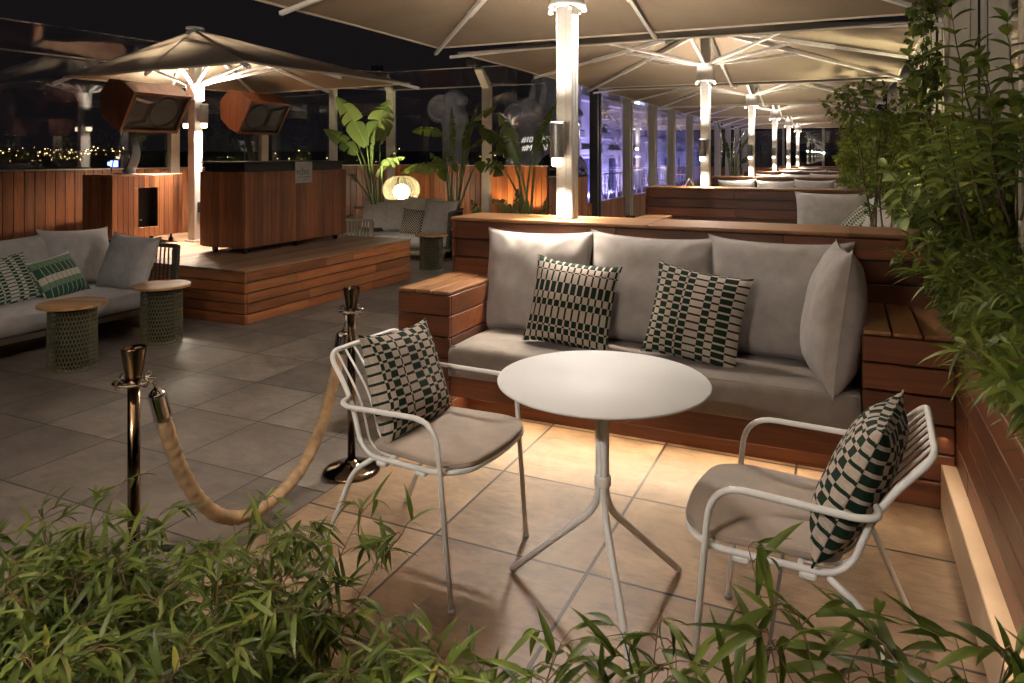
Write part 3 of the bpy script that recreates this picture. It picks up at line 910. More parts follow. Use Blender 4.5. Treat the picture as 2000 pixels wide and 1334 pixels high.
t = thing('dj_booth', 'tall timber clad bar booth on castors with a black top and metal plate', 'booth')
bx0, bx1, by0, by1 = -5.935, -5.33, 5.31, 6.89
mb = MB(); rr = random.Random(2); y = by0
while y < by1 - .01:
    wdt = rr.choice([.062, .062, .058, .11, .062]); y2_ = min(by1, y + wdt)
    if by1 - y2_ < .03: y2_ = by1
    mb.box(bx1 - .02, bx1, y + .001, y2_ - .001, .54, 1.288, bev=.002); y = y2_
x = bx0
while x < bx1 - .025:
    x2_ = min(bx1 - .021, x + rr.choice([.062, .085, .11]))
    if bx1 - .021 - x2_ < .03: x2_ = bx1 - .021
    mb.box(x + .001, x2_ - .001, by0, by0 + .02, .54, 1.288, bev=.002); x = x2_
mb.build('cladding', W_Z, t)
mb = MB(); mb.box(bx0 + .01, bx1 - .022, by0 + .022, by1 - .01, .53, 1.29); mb.build('carcass', BLACK, t, False)
mb = MB(); mb.box(bx0 + .03, bx1 - .03, by0 + .03, by1 - .03, 1.291, 1.375, bev=.006); mb.box(bx0 + .0, bx1 + .0, by0 + .0, by1 - .0, 1.376, 1.392, bev=.004)
mb.build('top', BLACK, t)
for px_, py_ in ((-5.42, 5.40), (-5.42, 6.13), (-5.42, 6.80), (-5.82, 5.40), (-5.82, 6.80)):
    mb = MB(); Mx = Matrix.Rotation(R(90), 4, 'X')
    mb.lathe([(0, -.014), (.03, -.014), (.034, -.008), (.034, .008), (.03, .014), (0, .014)], (px_, py_, .504), 16, Mx)
    mb.box(px_ - .014, px_ + .03, py_ - .018, py_ + .018, .525, .5395); mb.build('castor', BLACK, t)
mb = MB(); mb.box(-5.329, -5.323, 6.02, 6.29, 1.155, 1.385, bev=.003); plate = mb.build('name_plate', plain('brushed plate', (.36, .35, .34), .38, metal=.9, var=.1, scale=20), t)
def text_mesh(name, s, m, size, M, parent=None, ext=.002, shear=0, spacing=1.0):
    cu = bpy.data.curves.new('txt', 'FONT'); cu.body = s; cu.size = size; cu.extrude = ext; cu.shear = shear; cu.space_character = spacing
    tmp = bpy.data.objects.new('txt', cu); COL.objects.link(tmp)
    dg = bpy.context.evaluated_depsgraph_get()
    me = bpy.data.meshes.new_from_object(tmp.evaluated_get(dg))
    bpy.data.objects.remove(tmp); bpy.data.curves.remove(cu)
    me.name = name; me.materials.clear(); me.materials.append(m)
    me.transform(M)
    o = bpy.data.objects.new(name, me); COL.objects.link(o)
    if parent is not None: o.parent = parent
    return o
def facing(loc, xdir, zdir=(0, 0, 1)):
    x = Vector(xdir).normalized(); up = Vector(zdir); z = x.cross(up).normalized(); y = z.cross(x)
    M = Matrix((( *x, ), ( *y, ), ( *z, ))).transposed().to_4x4(); M.translation = Vector(loc); return M
ENG = plain('engraving', (.12, .115, .11), .4, metal=.8)
text_mesh('lettering', 'e|bo', ENG, .115, facing((-5.3225, 6.035, 1.245), (0, 1, 0)), plate, .0008)
mb = MB()
for a, b, z in ((6.05, 6.10, 1.215), (6.13, 6.25, 1.215), (6.14, 6.17, 1.19), (6.18, 6.20, 1.19), (6.21, 6.22, 1.19)): mb.box(-5.3233, -5.3222, a, b, z, z + .008)
mb.build('small_print', ENG, plate, False)

t = thing('speaker_cabinet', 'low timber clad cabinet with a black square recess beside the stage pole', 'cabinet')
cx1, cx0, cy0, cy1, cz0, cz1 = -6.9, -7.37, 5.05, 5.93, .57, 1.232
mb = MB(); rr = random.Random(9); ry0, ry1, rz0, rz1 = 5.357, 5.60, .673, 1.10
y = cy0
while y < cy1 - .005:
    y2_ = min(cy1, y + .063)
    for a, b in ((y, y2_),):
        if b <= ry0 or a >= ry1: mb.box(cx1 - .02, cx1, a + .001, b - .001, cz0, cz1, bev=.002)
        else:
            mb.box(cx1 - .02, cx1, a + .001, b - .001, cz0, rz0, bev=.002); mb.box(cx1 - .02, cx1, a + .001, b - .001, rz1, cz1, bev=.002)
            if a < ry0: mb.box(cx1 - .02, cx1, a + .001, ry0, rz0 + .001, rz1 - .001, bev=.002)
            if b > ry1: mb.box(cx1 - .02, cx1, ry1, b - .001, rz0 + .001, rz1 - .001, bev=.002)
    y = y2_
x = cx0
while x < cx1 - .025:
    x2_ = min(cx1 - .021, x + .075); mb.box(x + .001, x2_ - .001, cy0, cy0 + .02, cz0, cz1, bev=.002); x = x2_
for a, b in ((cy0, cy0 + .3), (cy0 + .302, cy1)): mb.box(cx0, cx1, a, b, cz1 + .001, cz1 + .014, bev=.003)
mb.build('cladding', W_Z, t)
mb = MB(); mb.box(cx0 + .01, cx1 - .12, cy0 + .022, cy1 - .005, cz0 + .005, cz1 - .002)
mb.box(cx1 - .12, cx1 - .022, cy0 + .022, ry0 - .012, cz0 + .005, cz1 - .002); mb.box(cx1 - .12, cx1 - .022, ry1 + .012, cy1 - .005, cz0 + .005, cz1 - .002)
mb.build('woofer_panel', BLACK, t, False)
mb = MB(); mb.box(cx1 - .119, cx1 - .112, 5.465, 5.49, .735, .752); mb.build('badge', STEEL, t, False)
for px_, py_ in ((-6.98, 5.14), (-6.98, 5.84), (-7.3, 5.14), (-7.3, 5.84)):
    mb = MB(); mb.lathe([(0, -.012), (.026, -.012), (.03, 0), (.026, .012), (0, .012)], (px_, py_, .50), 14, Matrix.Rotation(R(90), 4, 'X'))
    mb.tube([(px_, py_, .52), (px_, py_, .572)], .01, 8); mb.build('castor', BLACK, t)

def speaker(label, c, sc, mirror, foot, az=65, pitch=30):
    t = thing('loudspeaker', label, 'speaker')
    a, p = R(az), R(pitch)
    Fh = V(-SN, CS, 0); Rh = V(CS, SN, 0)
    nh = (-Fh * math.cos(a) + Rh * math.sin(a)).normalized()
    u = (Rh * math.cos(a) + Fh * math.sin(a)).normalized()
    nn = nh * math.cos(p) - V(0, 0, math.sin(p)); v = V(0, 0, math.cos(p)) + nh * math.sin(p)
    M = Matrix((( *(-nn), ), ( *u, ), ( *v, ))).transposed().to_4x4() @ Matrix.Scale(sc, 4)   # x = depth behind the face, y = width, z = height
    M.translation = c
    W, Hh = .35, .23
    prof = [(0, -Hh), (0, Hh), (.22, Hh + .015), (.40, Hh - .06), (.46, -.02), (.34, -Hh + .02), (.14, -Hh - .02)]
    mb = MB()
    # side cheeks of planks and wrap boards
    inner = prof
    for yy0, yy1 in ((-W, -W + .022), (W - .022, W)):
        zs = [-Hh - .02 + i * (2 * Hh + .04) / 5 for i in range(6)]
        mb.prism(inner, yy0, yy1, M)
    nbd = 10
    for i in range(nbd):
        y0_ = -W + .023 + i * (2 * W - .046) / nbd; y1_ = -W + .023 + (i + 1) * (2 * W - .046) / nbd - .002
        for q in range(1, len(prof)):
            A_ = prof[q]; B_ = prof[(q + 1) % len(prof)]
            dx, dz = B_[0] - A_[0], B_[1] - A_[1]; Ln = math.hypot(dx, dz); ox, oz = -dz / Ln * -.018, dx / Ln * -.018
            mb.prism([A_, B_, (B_[0] + ox, B_[1] + oz), (A_[0] + ox, A_[1] + oz)][::-1] if False else [A_, B_, (B_[0] + ox, B_[1] + oz), (A_[0] + ox, A_[1] + oz)], y0_, y1_, M)
    # face frame
    mb.box(-.012, .012, -W - .004, W + .004, Hh - .028, Hh + .004, M=M); mb.box(-.012, .012, -W - .004, W + .004, -Hh - .004, -Hh + .028, M=M)
    mb.box(-.012, .012, -W - .004, -W + .028, -Hh + .0285, Hh - .0285, M=M); mb.box(-.012, .012, W - .028, W + .004, -Hh + .0285, Hh - .0285, M=M)
    mb.build('housing', SPKW, t)
    mb = MB(); mb.box(.02, .03, -W + .03, W - .03, -Hh + .03, Hh - .03, M=M); mb.build('baffle', SPKG, t, False)
    s = -1 if mirror else 1
    mb = MB(); Mw = M @ Matrix.Translation((.018, s * .115, 0)) @ Matrix.Rotation(R(90), 4, 'Y') @ Matrix.Scale(.92, 4)
    mb.lathe([(.0, .03), (.05, .03), (.06, .05), (.17, -.0), (.185, -.008), (.197, -.006), (.2, .004)], (0, 0, 0), 36, Mw); mb.build('woofer', BLACK, t)
    mb = MB(); b0 = []
    ym, y_in, y_out = s * -.19, s * -.08, s * -.30
    ring_ = [(.0, y_out, -.17), (.0, y_in, -.12), (.0, y_in, .12), (.0, y_out, .17)]; small = [(.06, ym - .03, -.035), (.06, ym + .03, -.035), (.06, ym + .03, .035), (.06, ym - .03, .035)]
    if s < 0: small = [(.06, ym + .03, -.035), (.06, ym - .03, -.035), (.06, ym - .03, .035), (.06, ym + .03, .035)]
    vs = [M @ V(*p_) for p_ in ring_] + [M @ V(*p_) for p_ in small]
    mb.add(vs, [(i, (i + 1) % 4, 4 + (i + 1) % 4, 4 + i) for i in range(4)] + [(4, 5, 6, 7)], flat=True); mb.build('horn', SPKG, t, False)
    # curved flat arm
    back = M @ V(.3, 0, -.17)
    f = Vector(foot)
    pts = [f, f + V(.03, .03, .05) , f.lerp(back, .35) + nh * .06 + u * .05, f.lerp(back, .7) + u * -.01, back]
    pts = fillet(pts, .2, 6)
    mb = MB()
    for q in range(len(pts) - 1): mb.bar(pts[q], pts[q + 1] + (pts[q + 1] - pts[q]) * .1, .13 - .05 * q / len(pts), .018, up=nh)
    mb.lathe([(0, 0), (.13, 0), (.13, .012), (0, .014)], f, 20); mb.build('arm', BLACK, t)
    mb = MB(); mb.tube(fillet([back + V(0, 0, -.02), f.lerp(back, .5) - u * .16, f - u * .18 + V(0, 0, .02)], .15, 8), .006, 6); mb.build('cable', BLACK, t)
    return t
speaker('timber boxed loudspeaker tilted down above the low cabinet, horn on its left', pd(305, 221, 7.7), 1.0, False, (-7.12, 5.38, 1.247))
f2 = pd(514, 320, 9.5)
speaker('timber boxed loudspeaker tilted down behind the tall booth, horn on its right', pd(517, 231, 9.3), 1.0, True, (f2.x, f2.y, .47))

# ================================================================== SOFAS AND SIDE TABLES
def sofa(label, L, D, loc, rz, cush_grp, cush, arm_left=False):
    """local: seat along +x from 0 to L, back at y = D, open front at y = 0, end panel at x = L"""
    t = thing('lounge_sofa', label, 'sofa', loc, rz)
    mb = MB()
    for y in (.03, D - .03): mb.bar((0, y, .17), (L, y, .17), .03, .045)
    for x in (.0, L): mb.bar((x, .02, .17), (x, D - .02, .17), .03, .045)
    for i in range(7): mb.bar((L * (i + .5) / 7, .03, .185), (L * (i + .5) / 7, D - .03, .185), .05, .012)
    mb.build('frame', SLATF, t)
    for x in (.18, L - .20):
        mb = MB(); pts = fillet([(x, .06, .16), (x, .06, .012), (x, D - .06, .012), (x, D - .06, .16)], .03, 4)
        for q in range(len(pts) - 1): mb.bar(pts[q], pts[q + 1], .045, .014, up=(1, 0, 0))
        mb.build('leg', SLATF, t)
    mb = MB(); mb.bar((0, D - .02, .68), (L, D - .02, .68), .03, .035)
    for i in range(int(L / .045)): mb.tube([(i * .045 + .03, D - .02, .19), (i * .045 + .03, D - .02, .67)], .007, 5)
    mb.build('backrest', SLATF, t)
    mb = MB(); mb.bar((L + .0, .0, .19), (L + .03, .0, .68), .03, .05, up=(0, 1, 0)); mb.bar((L + .03, 0, .67), (L + .03, D, .67), .03, .035)
    for i in range(int(D / .05)): mb.tube([(L, i * .05 + .05, .19), (L + .03, i * .05 + .05, .66)], .007, 5)
    mb.build('end_panel', SLATD, t)
    if arm_left:
        mb = MB(); mb.bar((-.02, 0, .56), (-.02, D, .56), .05, .03); mb.bar((-.02, 0.01, .18), (-.02, 0.01, .56), .03, .04); mb.bar((.56, 0.0, .56), (-.02, 0.0, .56), .03, .035); mb.bar((.56, 0.0, .19), (.56, 0.0, .56), .03, .035)
        for i in range(13): mb.bar((.0 + i * .044, 0.0, .19), (.0 + i * .044, 0.0, .55), .02, .012, up=(0, 1, 0))
        for i in range(int(D / .05)): mb.bar((-.02, i * .05 + .03, .19), (-.02, i * .05 + .03, .55), .012, .02, up=(0, 1, 0))
        mb.build('armrest', SLATF, t)
    # seat pad: rounded slab
    mb = MB(); nx = 24; pts = [(.0, .205), (-.035, .22), (-.045, .27), (-.03, .325), (.0, .34), (.1, .347), (D * .5, .345), (D - .05, .34), (D - .04, .205)]
    vs = []; fs = []; m = len(pts)
    for i in range(nx + 1):
        x = .005 + (L - .02) * i / nx; e = min(1, min(i, nx - i) / 1.5)
        for y, z in pts: vs.append((x, y * (1 if e == 1 else .98), .272 + (z - .272) * (.80 + .2 * e) + .004 * noise.noise((x * 4, y * 4, 2))))
    for i in range(nx):
        for j in range(m): fs.append((i * m + j, (i + 1) * m + j, (i + 1) * m + (j + 1) % m, i * m + (j + 1) % m))
    fs.append(tuple(range(m))); fs.append(tuple(nx * m + j for j in range(m - 1, -1, -1)))
    mb.add(vs, fs); mb.build('seat_pad', GREYL, t)
    Mw = Matrix.Translation(loc) @ Matrix.Rotation(rz, 4, 'Z')
    for lab, m_, w_, h_, th_, x, y, z, yaw, lean, roll, sd in cush:
        o = pillow_mb(w_, h_, th_, n=22, seed=sd, wr=.014).build('check_pillow' if m_ is not GREYL and m_ is not GREY else 'back_cushion', m_)
        o.matrix_world = Mw @ pose((x, y, z), R(yaw), R(lean), R(roll))
        tag(o, lab, 'pillow' if m_ is not GREYL and m_ is not GREY else 'cushion', cush_grp)
    return t
# left sofa: along +Y, back towards -X   (local x -> world +Y, local y -> world -X)
sofa('long low grey outdoor sofa at the left edge before the timber wall', 2.9, .90, (-5.22, 1.5, 0), R(90), 'cushions on the left sofa', [
    ('grey back cushion at the cropped left end of the left sofa', GREYL, .80, .47, .2, 2.00, .78, .33, 0, -16, -1, 81),
    ('grey back cushion in the inner corner of the left sofa, behind the striped pillow', GREYL, .62, .50, .2, 2.60, .76, .33, 0, -18, 3, 82),
    ('bluish grey cushion leaning on the end panel of the left sofa', GREYL, .53, .47, .20, 2.58, .27, .33, -86, -20, 3, 83),
    ('green check pillow at the left edge of the left sofa', PAT_E, .48, .38, .14, 1.82, .42, .335, 4, -26, -6, 84),
    ('green striped pillow with one white band on the left sofa', PAT_S, .40, .35, .14, 2.24, .40, .335, 6, -30, -8, 85)])
ms = R(16)
sofa('corner sofa with a slatted low arm below the globe lamp', 1.62, .80, (-6.42, 8.02, 0), ms, 'cushions on the corner sofa', [
    ('grey cushion furthest left on the corner sofa, partly behind the booth', GREYL, .5, .46, .18, .38, .68, .33, 0, -14, 2, 91),
    ('grey cushion second from left on the corner sofa', GREYL, .48, .50, .18, .72, .66, .33, -6, -14, -3, 92),
    ('grey cushion directly below the globe lamp on the corner sofa', GREYL, .5, .52, .18, 1.08, .66, .33, 5, -14, 3, 93),
    ('big grey cushion at the right end of the corner sofa', GREY, .52, .50, .2, 1.38, .34, .335, -14, -15, 2, 94),
    ('small black and white check pillow on the corner sofa', PAT_F, .34, .36, .13, .98, .40, .34, -8, -18, 4, 95)], arm_left=True)

def mesh_base(mb, r0, r1, z0, z1, rows, n):
    """woven wire drum: wavy vertical wires and hoops"""
    for k in range(n):
        a0 = 2 * math.pi * k / n; pts = []
        for i in range(rows * 3 + 1):
            t_ = i / (rows * 3); z = z0 + (z1 - z0) * t_; r_ = r0 + (r1 - r0) * t_
            a = a0 + (math.pi / n * .75) * (1 if (i // 3) % 2 == 0 else -1) * math.sin(math.pi * (i % 3) / 3)
            pts.append((r_ * math.cos(a), r_ * math.sin(a), z))
        mb.tube(pts, .0042, 4, caps=False)
    for i in range(rows + 1):
        z = z0 + (z1 - z0) * i / rows; r_ = r0 + (r1 - r0) * i / rows
        mb.tube([(r_ * math.cos(2 * math.pi * k / 28), r_ * math.sin(2 * math.pi * k / 28), z) for k in range(28)], .0035, 4, closed=True)
def side_table():
    t = thing('side_table', None, 'side table')
    mb = MB(); R_ = .212
    for i in range(6):
        y0 = -R_ + i * 2 * R_ / 6 + .0012; y1 = -R_ + (i + 1) * 2 * R_ / 6 - .0012
        poly = []
        q = 8
        for j in range(q + 1):
            y = y0 + (y1 - y0) * j / q; poly.append((math.sqrt(max(0, R_ * R_ - y * y)), y))
        out = poly + [(-x, y) for x, y in poly[::-1]]
        vs = [V(x, y, .426) for x, y in out] + [V(x, y, .441) for x, y in out] + [V(x * .985, y * .985, .445) for x, y in out]
        m = len(out); fs = [tuple(range(m - 1, -1, -1)), tuple(2 * m + j for j in range(m))]
        for L_ in (0, 1):
            for j in range(m): fs.append((L_ * m + j, L_ * m + (j + 1) % m, (L_ + 1) * m + (j + 1) % m, (L_ + 1) * m + j))
        mb.add(vs, fs, flat=True)
    mb.build('table_top', OAK, t)
    mb = MB(); mesh_base(mb, .148, .146, .012, .40, 13, 44); mb.lathe([(.15, .0), (.153, .004), (.153, .012), (.145, .014)], (0, 0, 0), 32); mb.build('woven_base', WICK, t)
    mb = MB(); mb.lathe([(.12, .40), (.12, .425)], (0, 0, 0), 24); mb.lathe([(.1, .01), (.1, .40)], (0, 0, 0), 20); mb.build('core', plain('dark mesh liner', (.035, .033, .018), .8), t)
    return t
st0 = side_table()
for i, (x, y, lab) in enumerate(((-4.80, 3.22, 'nearest round teak side table on a woven drum, before the striped pillow'), (-4.85, 3.97, 'round teak side table beside the stage corner'),
                                 (-4.79, 7.93, 'round teak side table beyond the stage, near the corner sofa'), (-4.80, 8.78, 'round side table half hidden behind the front bench end'))):
    o = st0 if i == 0 else copy_tree(st0)
    o.location = (x, y, 0); o.rotation_euler = (0, 0, R(20 + 40 * i)); tag(o, lab, None, 'round teak side tables')

# ================================================================== TERRACE WALLS AND GLASS SCREENS
def along(a, b, t): return V(*a).lerp(V(*b), t)
def wall_boards(name, label, a, b, z1, m=None, pitch=.10, cap=True, grp=None, thick=.03):
    a = V(*a, 0); b = V(*b, 0); L = (b - a).length; d = (b - a).normalized(); nrm = V(d.y, -d.x, 0)
    M = Matrix((( *d, ), ( *(-nrm), ), ( 0, 0, 1 ))).transposed().to_4x4(); M.translation = a
    t = thing(name, label, 'wall', (0, 0, 0), 0, grp)
    mb = MB(); n = max(1, int(L / pitch)); pw = L / n
    for i in range(n): mb.box(i * pw + .002, (i + 1) * pw - .002, 0, .022, .02, z1, bev=.003, M=M)
    mb.build('boards', m or W_Z, t)
    mb = MB(); mb.box(0, L, .024, .09, 0, z1 - .005, M=M); mb.build('core', DARKM, t, False)
    if cap: mb = MB(); mb.box(-.0, L, -.012, .105, z1 + .001, z1 + .016, bev=.003, M=M); mb.build('cap', STEEL, t)
    return t
def post(a, d, z1, label, grp, wing=True, wdt=.11, dep=.09, z0=0.0, inward=None):
    """upright profile at a (x, y); d = wall direction; bracket leaning inwards at the top"""
    d = V(d[0], d[1], 0).normalized(); nrm = V(d.y, -d.x, 0)
    M = Matrix((( *d, ), ( *(-nrm), ), ( 0, 0, 1 ))).transposed().to_4x4(); M.translation = V(a[0], a[1], 0)
    t = thing('screen_post', label, 'post', (0, 0, 0), 0, grp)
    mb = MB(); mb.box(-wdt / 2, wdt / 2, -.035, dep - .035, z0, z1, bev=.004, M=M)
    mb.box(wdt / 2 + .001, wdt / 2 + .022, -.022, .03, z0, z1 - .01, bev=.003, M=M)
    mb.build('profile', POSTM, t)
    if wing:
        mb = MB(); p0 = M @ V(0, .01, z1 - .03); p1 = M @ V(0, -.27, z1 + .26)
        mb.bar(p0, p1, wdt, .07, up=(M.to_3x3() @ V(0, 1, 1))); mb.build('bracket', POSTM, t)
    return t
def glass_pane(label, a, b, z0, z1, grp, off=.02, wing=0, z_top=2.55):
    a = V(*a, 0); b = V(*b, 0); L = (b - a).length; d = (b - a).normalized(); nrm = V(d.y, -d.x, 0)
    M = Matrix((( *d, ), ( *(-nrm), ), ( 0, 0, 1 ))).transposed().to_4x4(); M.translation = a
    t = thing('glass_screen', label, 'glass screen', (0, 0, 0), 0, grp)
    mb = MB(); mb.box(.06, L - .06, off, off + .010, z0, z1, M=M); mb.build('pane', GLASS, t, False)
    if wing:
        Mw = M @ Matrix.Translation((0, off, z1 + .0)) @ Matrix.Rotation(R(47), 4, 'X')
        mb = MB(); mb.box(.06, L - .06, -.004, .006, .03, .40, M=Mw); mb.build('pane', GLASS, t, False)
        mb = MB(); mb.box(.05, L - .05, -.006, .008, .402, .414, bev=.002, M=Mw); mb.box(.05, L - .05, off - .006, off + .016, z1 + .002, z1 + .02, bev=.002, M=M); mb.build('edge_trim', STEEL, t)
    return t
def lw(y): return (-7.95 + .08 * (y - 4.5), y)
ZG = 2.55; ZW = 1.285
gP = 'glass screen posts'; gG = 'glass screen panes'; gW = 'timber parapet walls'
LP = [lw(-1.0), lw(1.6), lw(4.2), lw(6.55), lw(9.42)]
CH0 = lw(9.42); CH1 = (-6.98, 10.22); BK = [CH1, (-5.16, 10.22), (-4.12, 10.22)]
wall_boards('parapet_wall', 'timber board parapet along the left side behind the sofa and stage', lw(-1.0), CH0, ZW, grp=gW, pitch=.105)
wall_boards('parapet_wall', 'short angled timber parapet in the corner behind the first paddle plant', CH0, CH1, ZW, STG_Z if False else W_Z, grp=gW, pitch=.095)
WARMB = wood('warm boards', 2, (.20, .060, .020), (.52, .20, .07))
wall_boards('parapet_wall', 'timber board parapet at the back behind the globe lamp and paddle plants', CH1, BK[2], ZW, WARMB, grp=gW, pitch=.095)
nm = ['pane at the left picture edge, near the sofa', 'pane behind the low cabinet and first loudspeaker', 'pane behind the tall booth']
for i in range(1, 4):
    glass_pane('tall left side glass ' + nm[i - 1], LP[i], LP[i + 1], ZW + .03, ZG, gG, wing=1)
glass_pane('tall left side glass pane nearest the camera, out of the picture', LP[0], LP[1], ZW + .03, ZG, gG, wing=1)
glass_pane('glass pane in the angled corner left of the globe lamp', CH0, CH1, ZW + .03, ZG, gG, wing=1)
glass_pane('back glass pane between the corner post and the uplit post', BK[0], BK[1], ZW + .03, ZG, gG, wing=1)
glass_pane('back glass pane with white lettering behind the third paddle plant', BK[1], BK[2], ZW + .03, ZG, gG, wing=1)
ld = (.08, 1)
post(lw(4.2), ld, ZG, 'grey post of the left glass screen at the picture edge', gP)
post(lw(6.55), ld, ZG, 'grey post of the left glass screen behind the low cabinet', gP)
post(lw(8.0), ld, ZG, 'slim grey post behind the tall booth below the second loudspeaker', gP, wing=False)
post(CH0, (1, .8), ZG, 'grey post at the start of the angled corner screen', gP)
post(CH1, (1, .25), ZG, 'grey corner post rising behind the globe lamp', gP, wdt=.13)
post(BK[1], (1, 0), ZG, 'uplit grey post in the back screen beside the third paddle plant', gP, wdt=.13)
for x, lab in ((-7.05, 'small black floodlight on the bracket of the corner post'), (-5.25, 'small black floodlight on the bracket of the uplit post')):
    t = thing('flood_light', lab, 'floodlight', (x, 9.93, 2.85), 0, 'floodlights on the screen brackets')
    mb = MB(); mb.box(-.09, .09, -.05, .07, 0, .10, bev=.01); mb.build('housing', BLACK, t)
    mb = MB(); mb.tube([(0, .02, -.03), (0, .02, .01)], .02, 8); mb.build('stem', BLACK, t)
# lettering on the back glass
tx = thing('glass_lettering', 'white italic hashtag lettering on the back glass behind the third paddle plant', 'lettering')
LET = emit('white letters with added glow', (1, .97, .92), .16)  # glow added to the white letters so they stay readable
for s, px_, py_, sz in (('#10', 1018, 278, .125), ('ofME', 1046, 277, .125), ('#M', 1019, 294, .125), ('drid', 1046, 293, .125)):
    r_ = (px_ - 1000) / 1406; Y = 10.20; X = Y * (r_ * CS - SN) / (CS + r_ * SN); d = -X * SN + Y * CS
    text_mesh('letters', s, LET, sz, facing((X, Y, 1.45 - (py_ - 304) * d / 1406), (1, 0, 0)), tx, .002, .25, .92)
# return wall with smoked dome
wall_boards('parapet_wall', 'short timber return wall behind the nearest pole', (-4.1, 10.25), (-4.0, 11.8), 1.12, W_Z, grp=gW, cap=False)
t = thing('smoked_dome', 'dark smoked dome cover beside the nearest white pole, over a small pale box', 'dome', (-4.02, 10.62, 1.13))
mb = MB(); mb.lathe([(.40, 0), (.40, .1), (.375, .2), (.30, .31), (.19, .385), (.08, .415), (0, .42)], (0, 0, 0), 36); mb.build('cover', SMOKE, t)
mb = MB(); mb.lathe([(0, -.008), (.42, -.008), (.42, .012), (.40, .016)], (0, 0, 0), 36); mb.build('base_ring', BLACK, t)
mb = MB(); mb.box(.06, .24, -.05, .12, .02, .11, bev=.006); mb.build('box', STONE, t)
# long left screen beside the booth row: low boards, tall glass, twin posts
XS = -4.0
ys = [12.1, 14.2, 16.3, 18.3, 20.7, 23.2, 25.7, 28.2, 30.7, 33.4]
wall_boards('low_wall', 'low timber board wall under the long glass screen beside the booths', (XS, 11.85), (XS, 33.4), .62, W_Z, grp=None, cap=False)
ordn = ['first', 'second', 'third', 'fourth', 'fifth', 'sixth', 'seventh', 'eighth', 'ninth', 'last']
for i, y in enumerate(ys):
    t = thing('screen_post', '%s twin post of the long glass screen, counted from the near end' % ordn[i], 'post', (0, 0, 0), 0, 'posts of the long glass screen')
    mb = MB(); mb.box(XS - .05, XS + .10, y - .07, y - .005, 0, 2.62, bev=.004); mb.box(XS - .05, XS + .10, y + .10, y + .16, 0, 2.62, bev=.004)
    mb.build('profile', DARKM if i == 0 else POSTM, t)
    mb = MB()
    for z in (.9, 1.9): mb.box(XS - .015, XS + .03, y + .0, y + .095, z, z + .03, bev=.003)
    mb.build('clamp', CHROME, t)
    if i < 9:
        t = thing('glass_screen', '%s glass pane of the long screen, counted from the near end' % ordn[i], 'glass screen', (0, 0, 0), 0, 'panes of the long glass screen')
        mb = MB(); mb.box(XS, XS + .01, y + .18, ys[i + 1] - .09, .64, 2.55); mb.build('pane', GLASS, t, False)
# far end screen
t = thing('end_wall', 'timber and glass screen closing the far end of the booth row', 'wall')
mb = MB()
for i in range(48): mb.box(XS + .12 + i * .1, XS + .118 + (i + 1) * .1, 33.5, 33.52, .02, .95, bev=.003)
mb.build('boards', W_Z, t)
mb = MB(); mb.box(XS + .12, .9, 33.52, 33.53, .97, 2.7); mb.build('pane', GLASS, t, False)
mb = MB()
for x in (XS + .15, -2.4, -.8, .85): mb.box(x - .05, x + .05, 33.54, 33.62, 0, 2.75, bev=.004)
mb.build('profile', POSTM, t)

# ================================================================== BLUE LIT BUILDING BEYOND THE LONG SCREEN
t = thing('lit_building', 'pale classical building washed in violet light beyond the long glass screen', 'building')
FX = -6.9
foot = [(FX - .35, 19.3), (FX - 1.3, 19.3), (FX - 6, 28.5), (FX - 6, 42), (FX - .35, 42)]
mb = MB(); mb.add([V(x, y, z) for z in (-8, 6.6) for x, y in foot], [(4, 3, 2, 1, 0), (5, 6, 7, 8, 9)] + [(i, (i + 1) % 5, 5 + (i + 1) % 5, 5 + i) for i in range(5)], flat=True)
mb.build('wall', FACADE, t, False)
mb = MB()
for i in range(9):
    y = 19.7 + i * 2.7
    mb.box(FX - .349, FX - .08, y - .34, y + .34, -1.5, 4.1, bev=.03)
    mb.box(FX - .349, FX - .0, y - .42, y + .42, 1.95, 2.2, bev=.03); mb.box(FX - .349, FX - .03, y - .40, y + .40, -.2, .05, bev=.03)
    mb.lathe([(.20, 2.21), (.24, 2.3), (.17, 2.4), (.26, 2.52), (.28, 2.66), (.2, 2.78), (.1, 2.86), (.0, 2.95)], (FX - .2, y, 0), 14)
mb.build('pilasters', FACADE, t)
mb = MB()
for z, e in ((1.5, .10), (3.1, .22), (4.2, .4), (4.45, .5)): mb.box(FX - .348, FX - .35 + e, 19.3, 42, z, z + .16, bev=.02)
mb.build('cornice', FACADE, t)
for i in range(8):
    y = 21.05 + i * 2.7
    mb = MB(); mb.box(FX - .347, FX - .31, y - .62, y + .62, -.1, 1.44, bev=.01); o = mb.build('window', FACADE, t)
    mb = MB(); mb.box(FX - .309, FX - .305, y - .5, y + .5, -.02, 1.36); mb.build('pane', plain('dark blue pane', (.05, .06, .14), .15), o, False)
top_ = [(FX - 1.5, 20.4), (FX - 1.6, 20.6), (FX - 5.2, 28.8), (FX - 5.2, 41), (FX - 1.5, 41)]
mb = MB(); mb.add([V(x, y, 6.62) for x, y in foot] + [V(x, y, 8.4) for x, y in top_], [(4, 3, 2, 1, 0), (5, 6, 7, 8, 9)] + [(i, (i + 1) % 5, 5 + (i + 1) % 5, 5 + i) for i in range(5)], flat=True); mb.build('roof', ROOFM, t, False)
for y in (20.2, 27.3):
    mb = MB(); mb.box(FX - .346, FX - .3, y - .45, y + .45, 3.45, 4.15); mb.build('lit_window', WINL, t, False)
t = thing('balcony_railing', 'black wrought iron scroll railing before the violet lit building', 'railing')
mb = MB()
for z in (.02, .92): mb.box(FX + .75, FX + .78, 19.4, 40, z, z + .03)
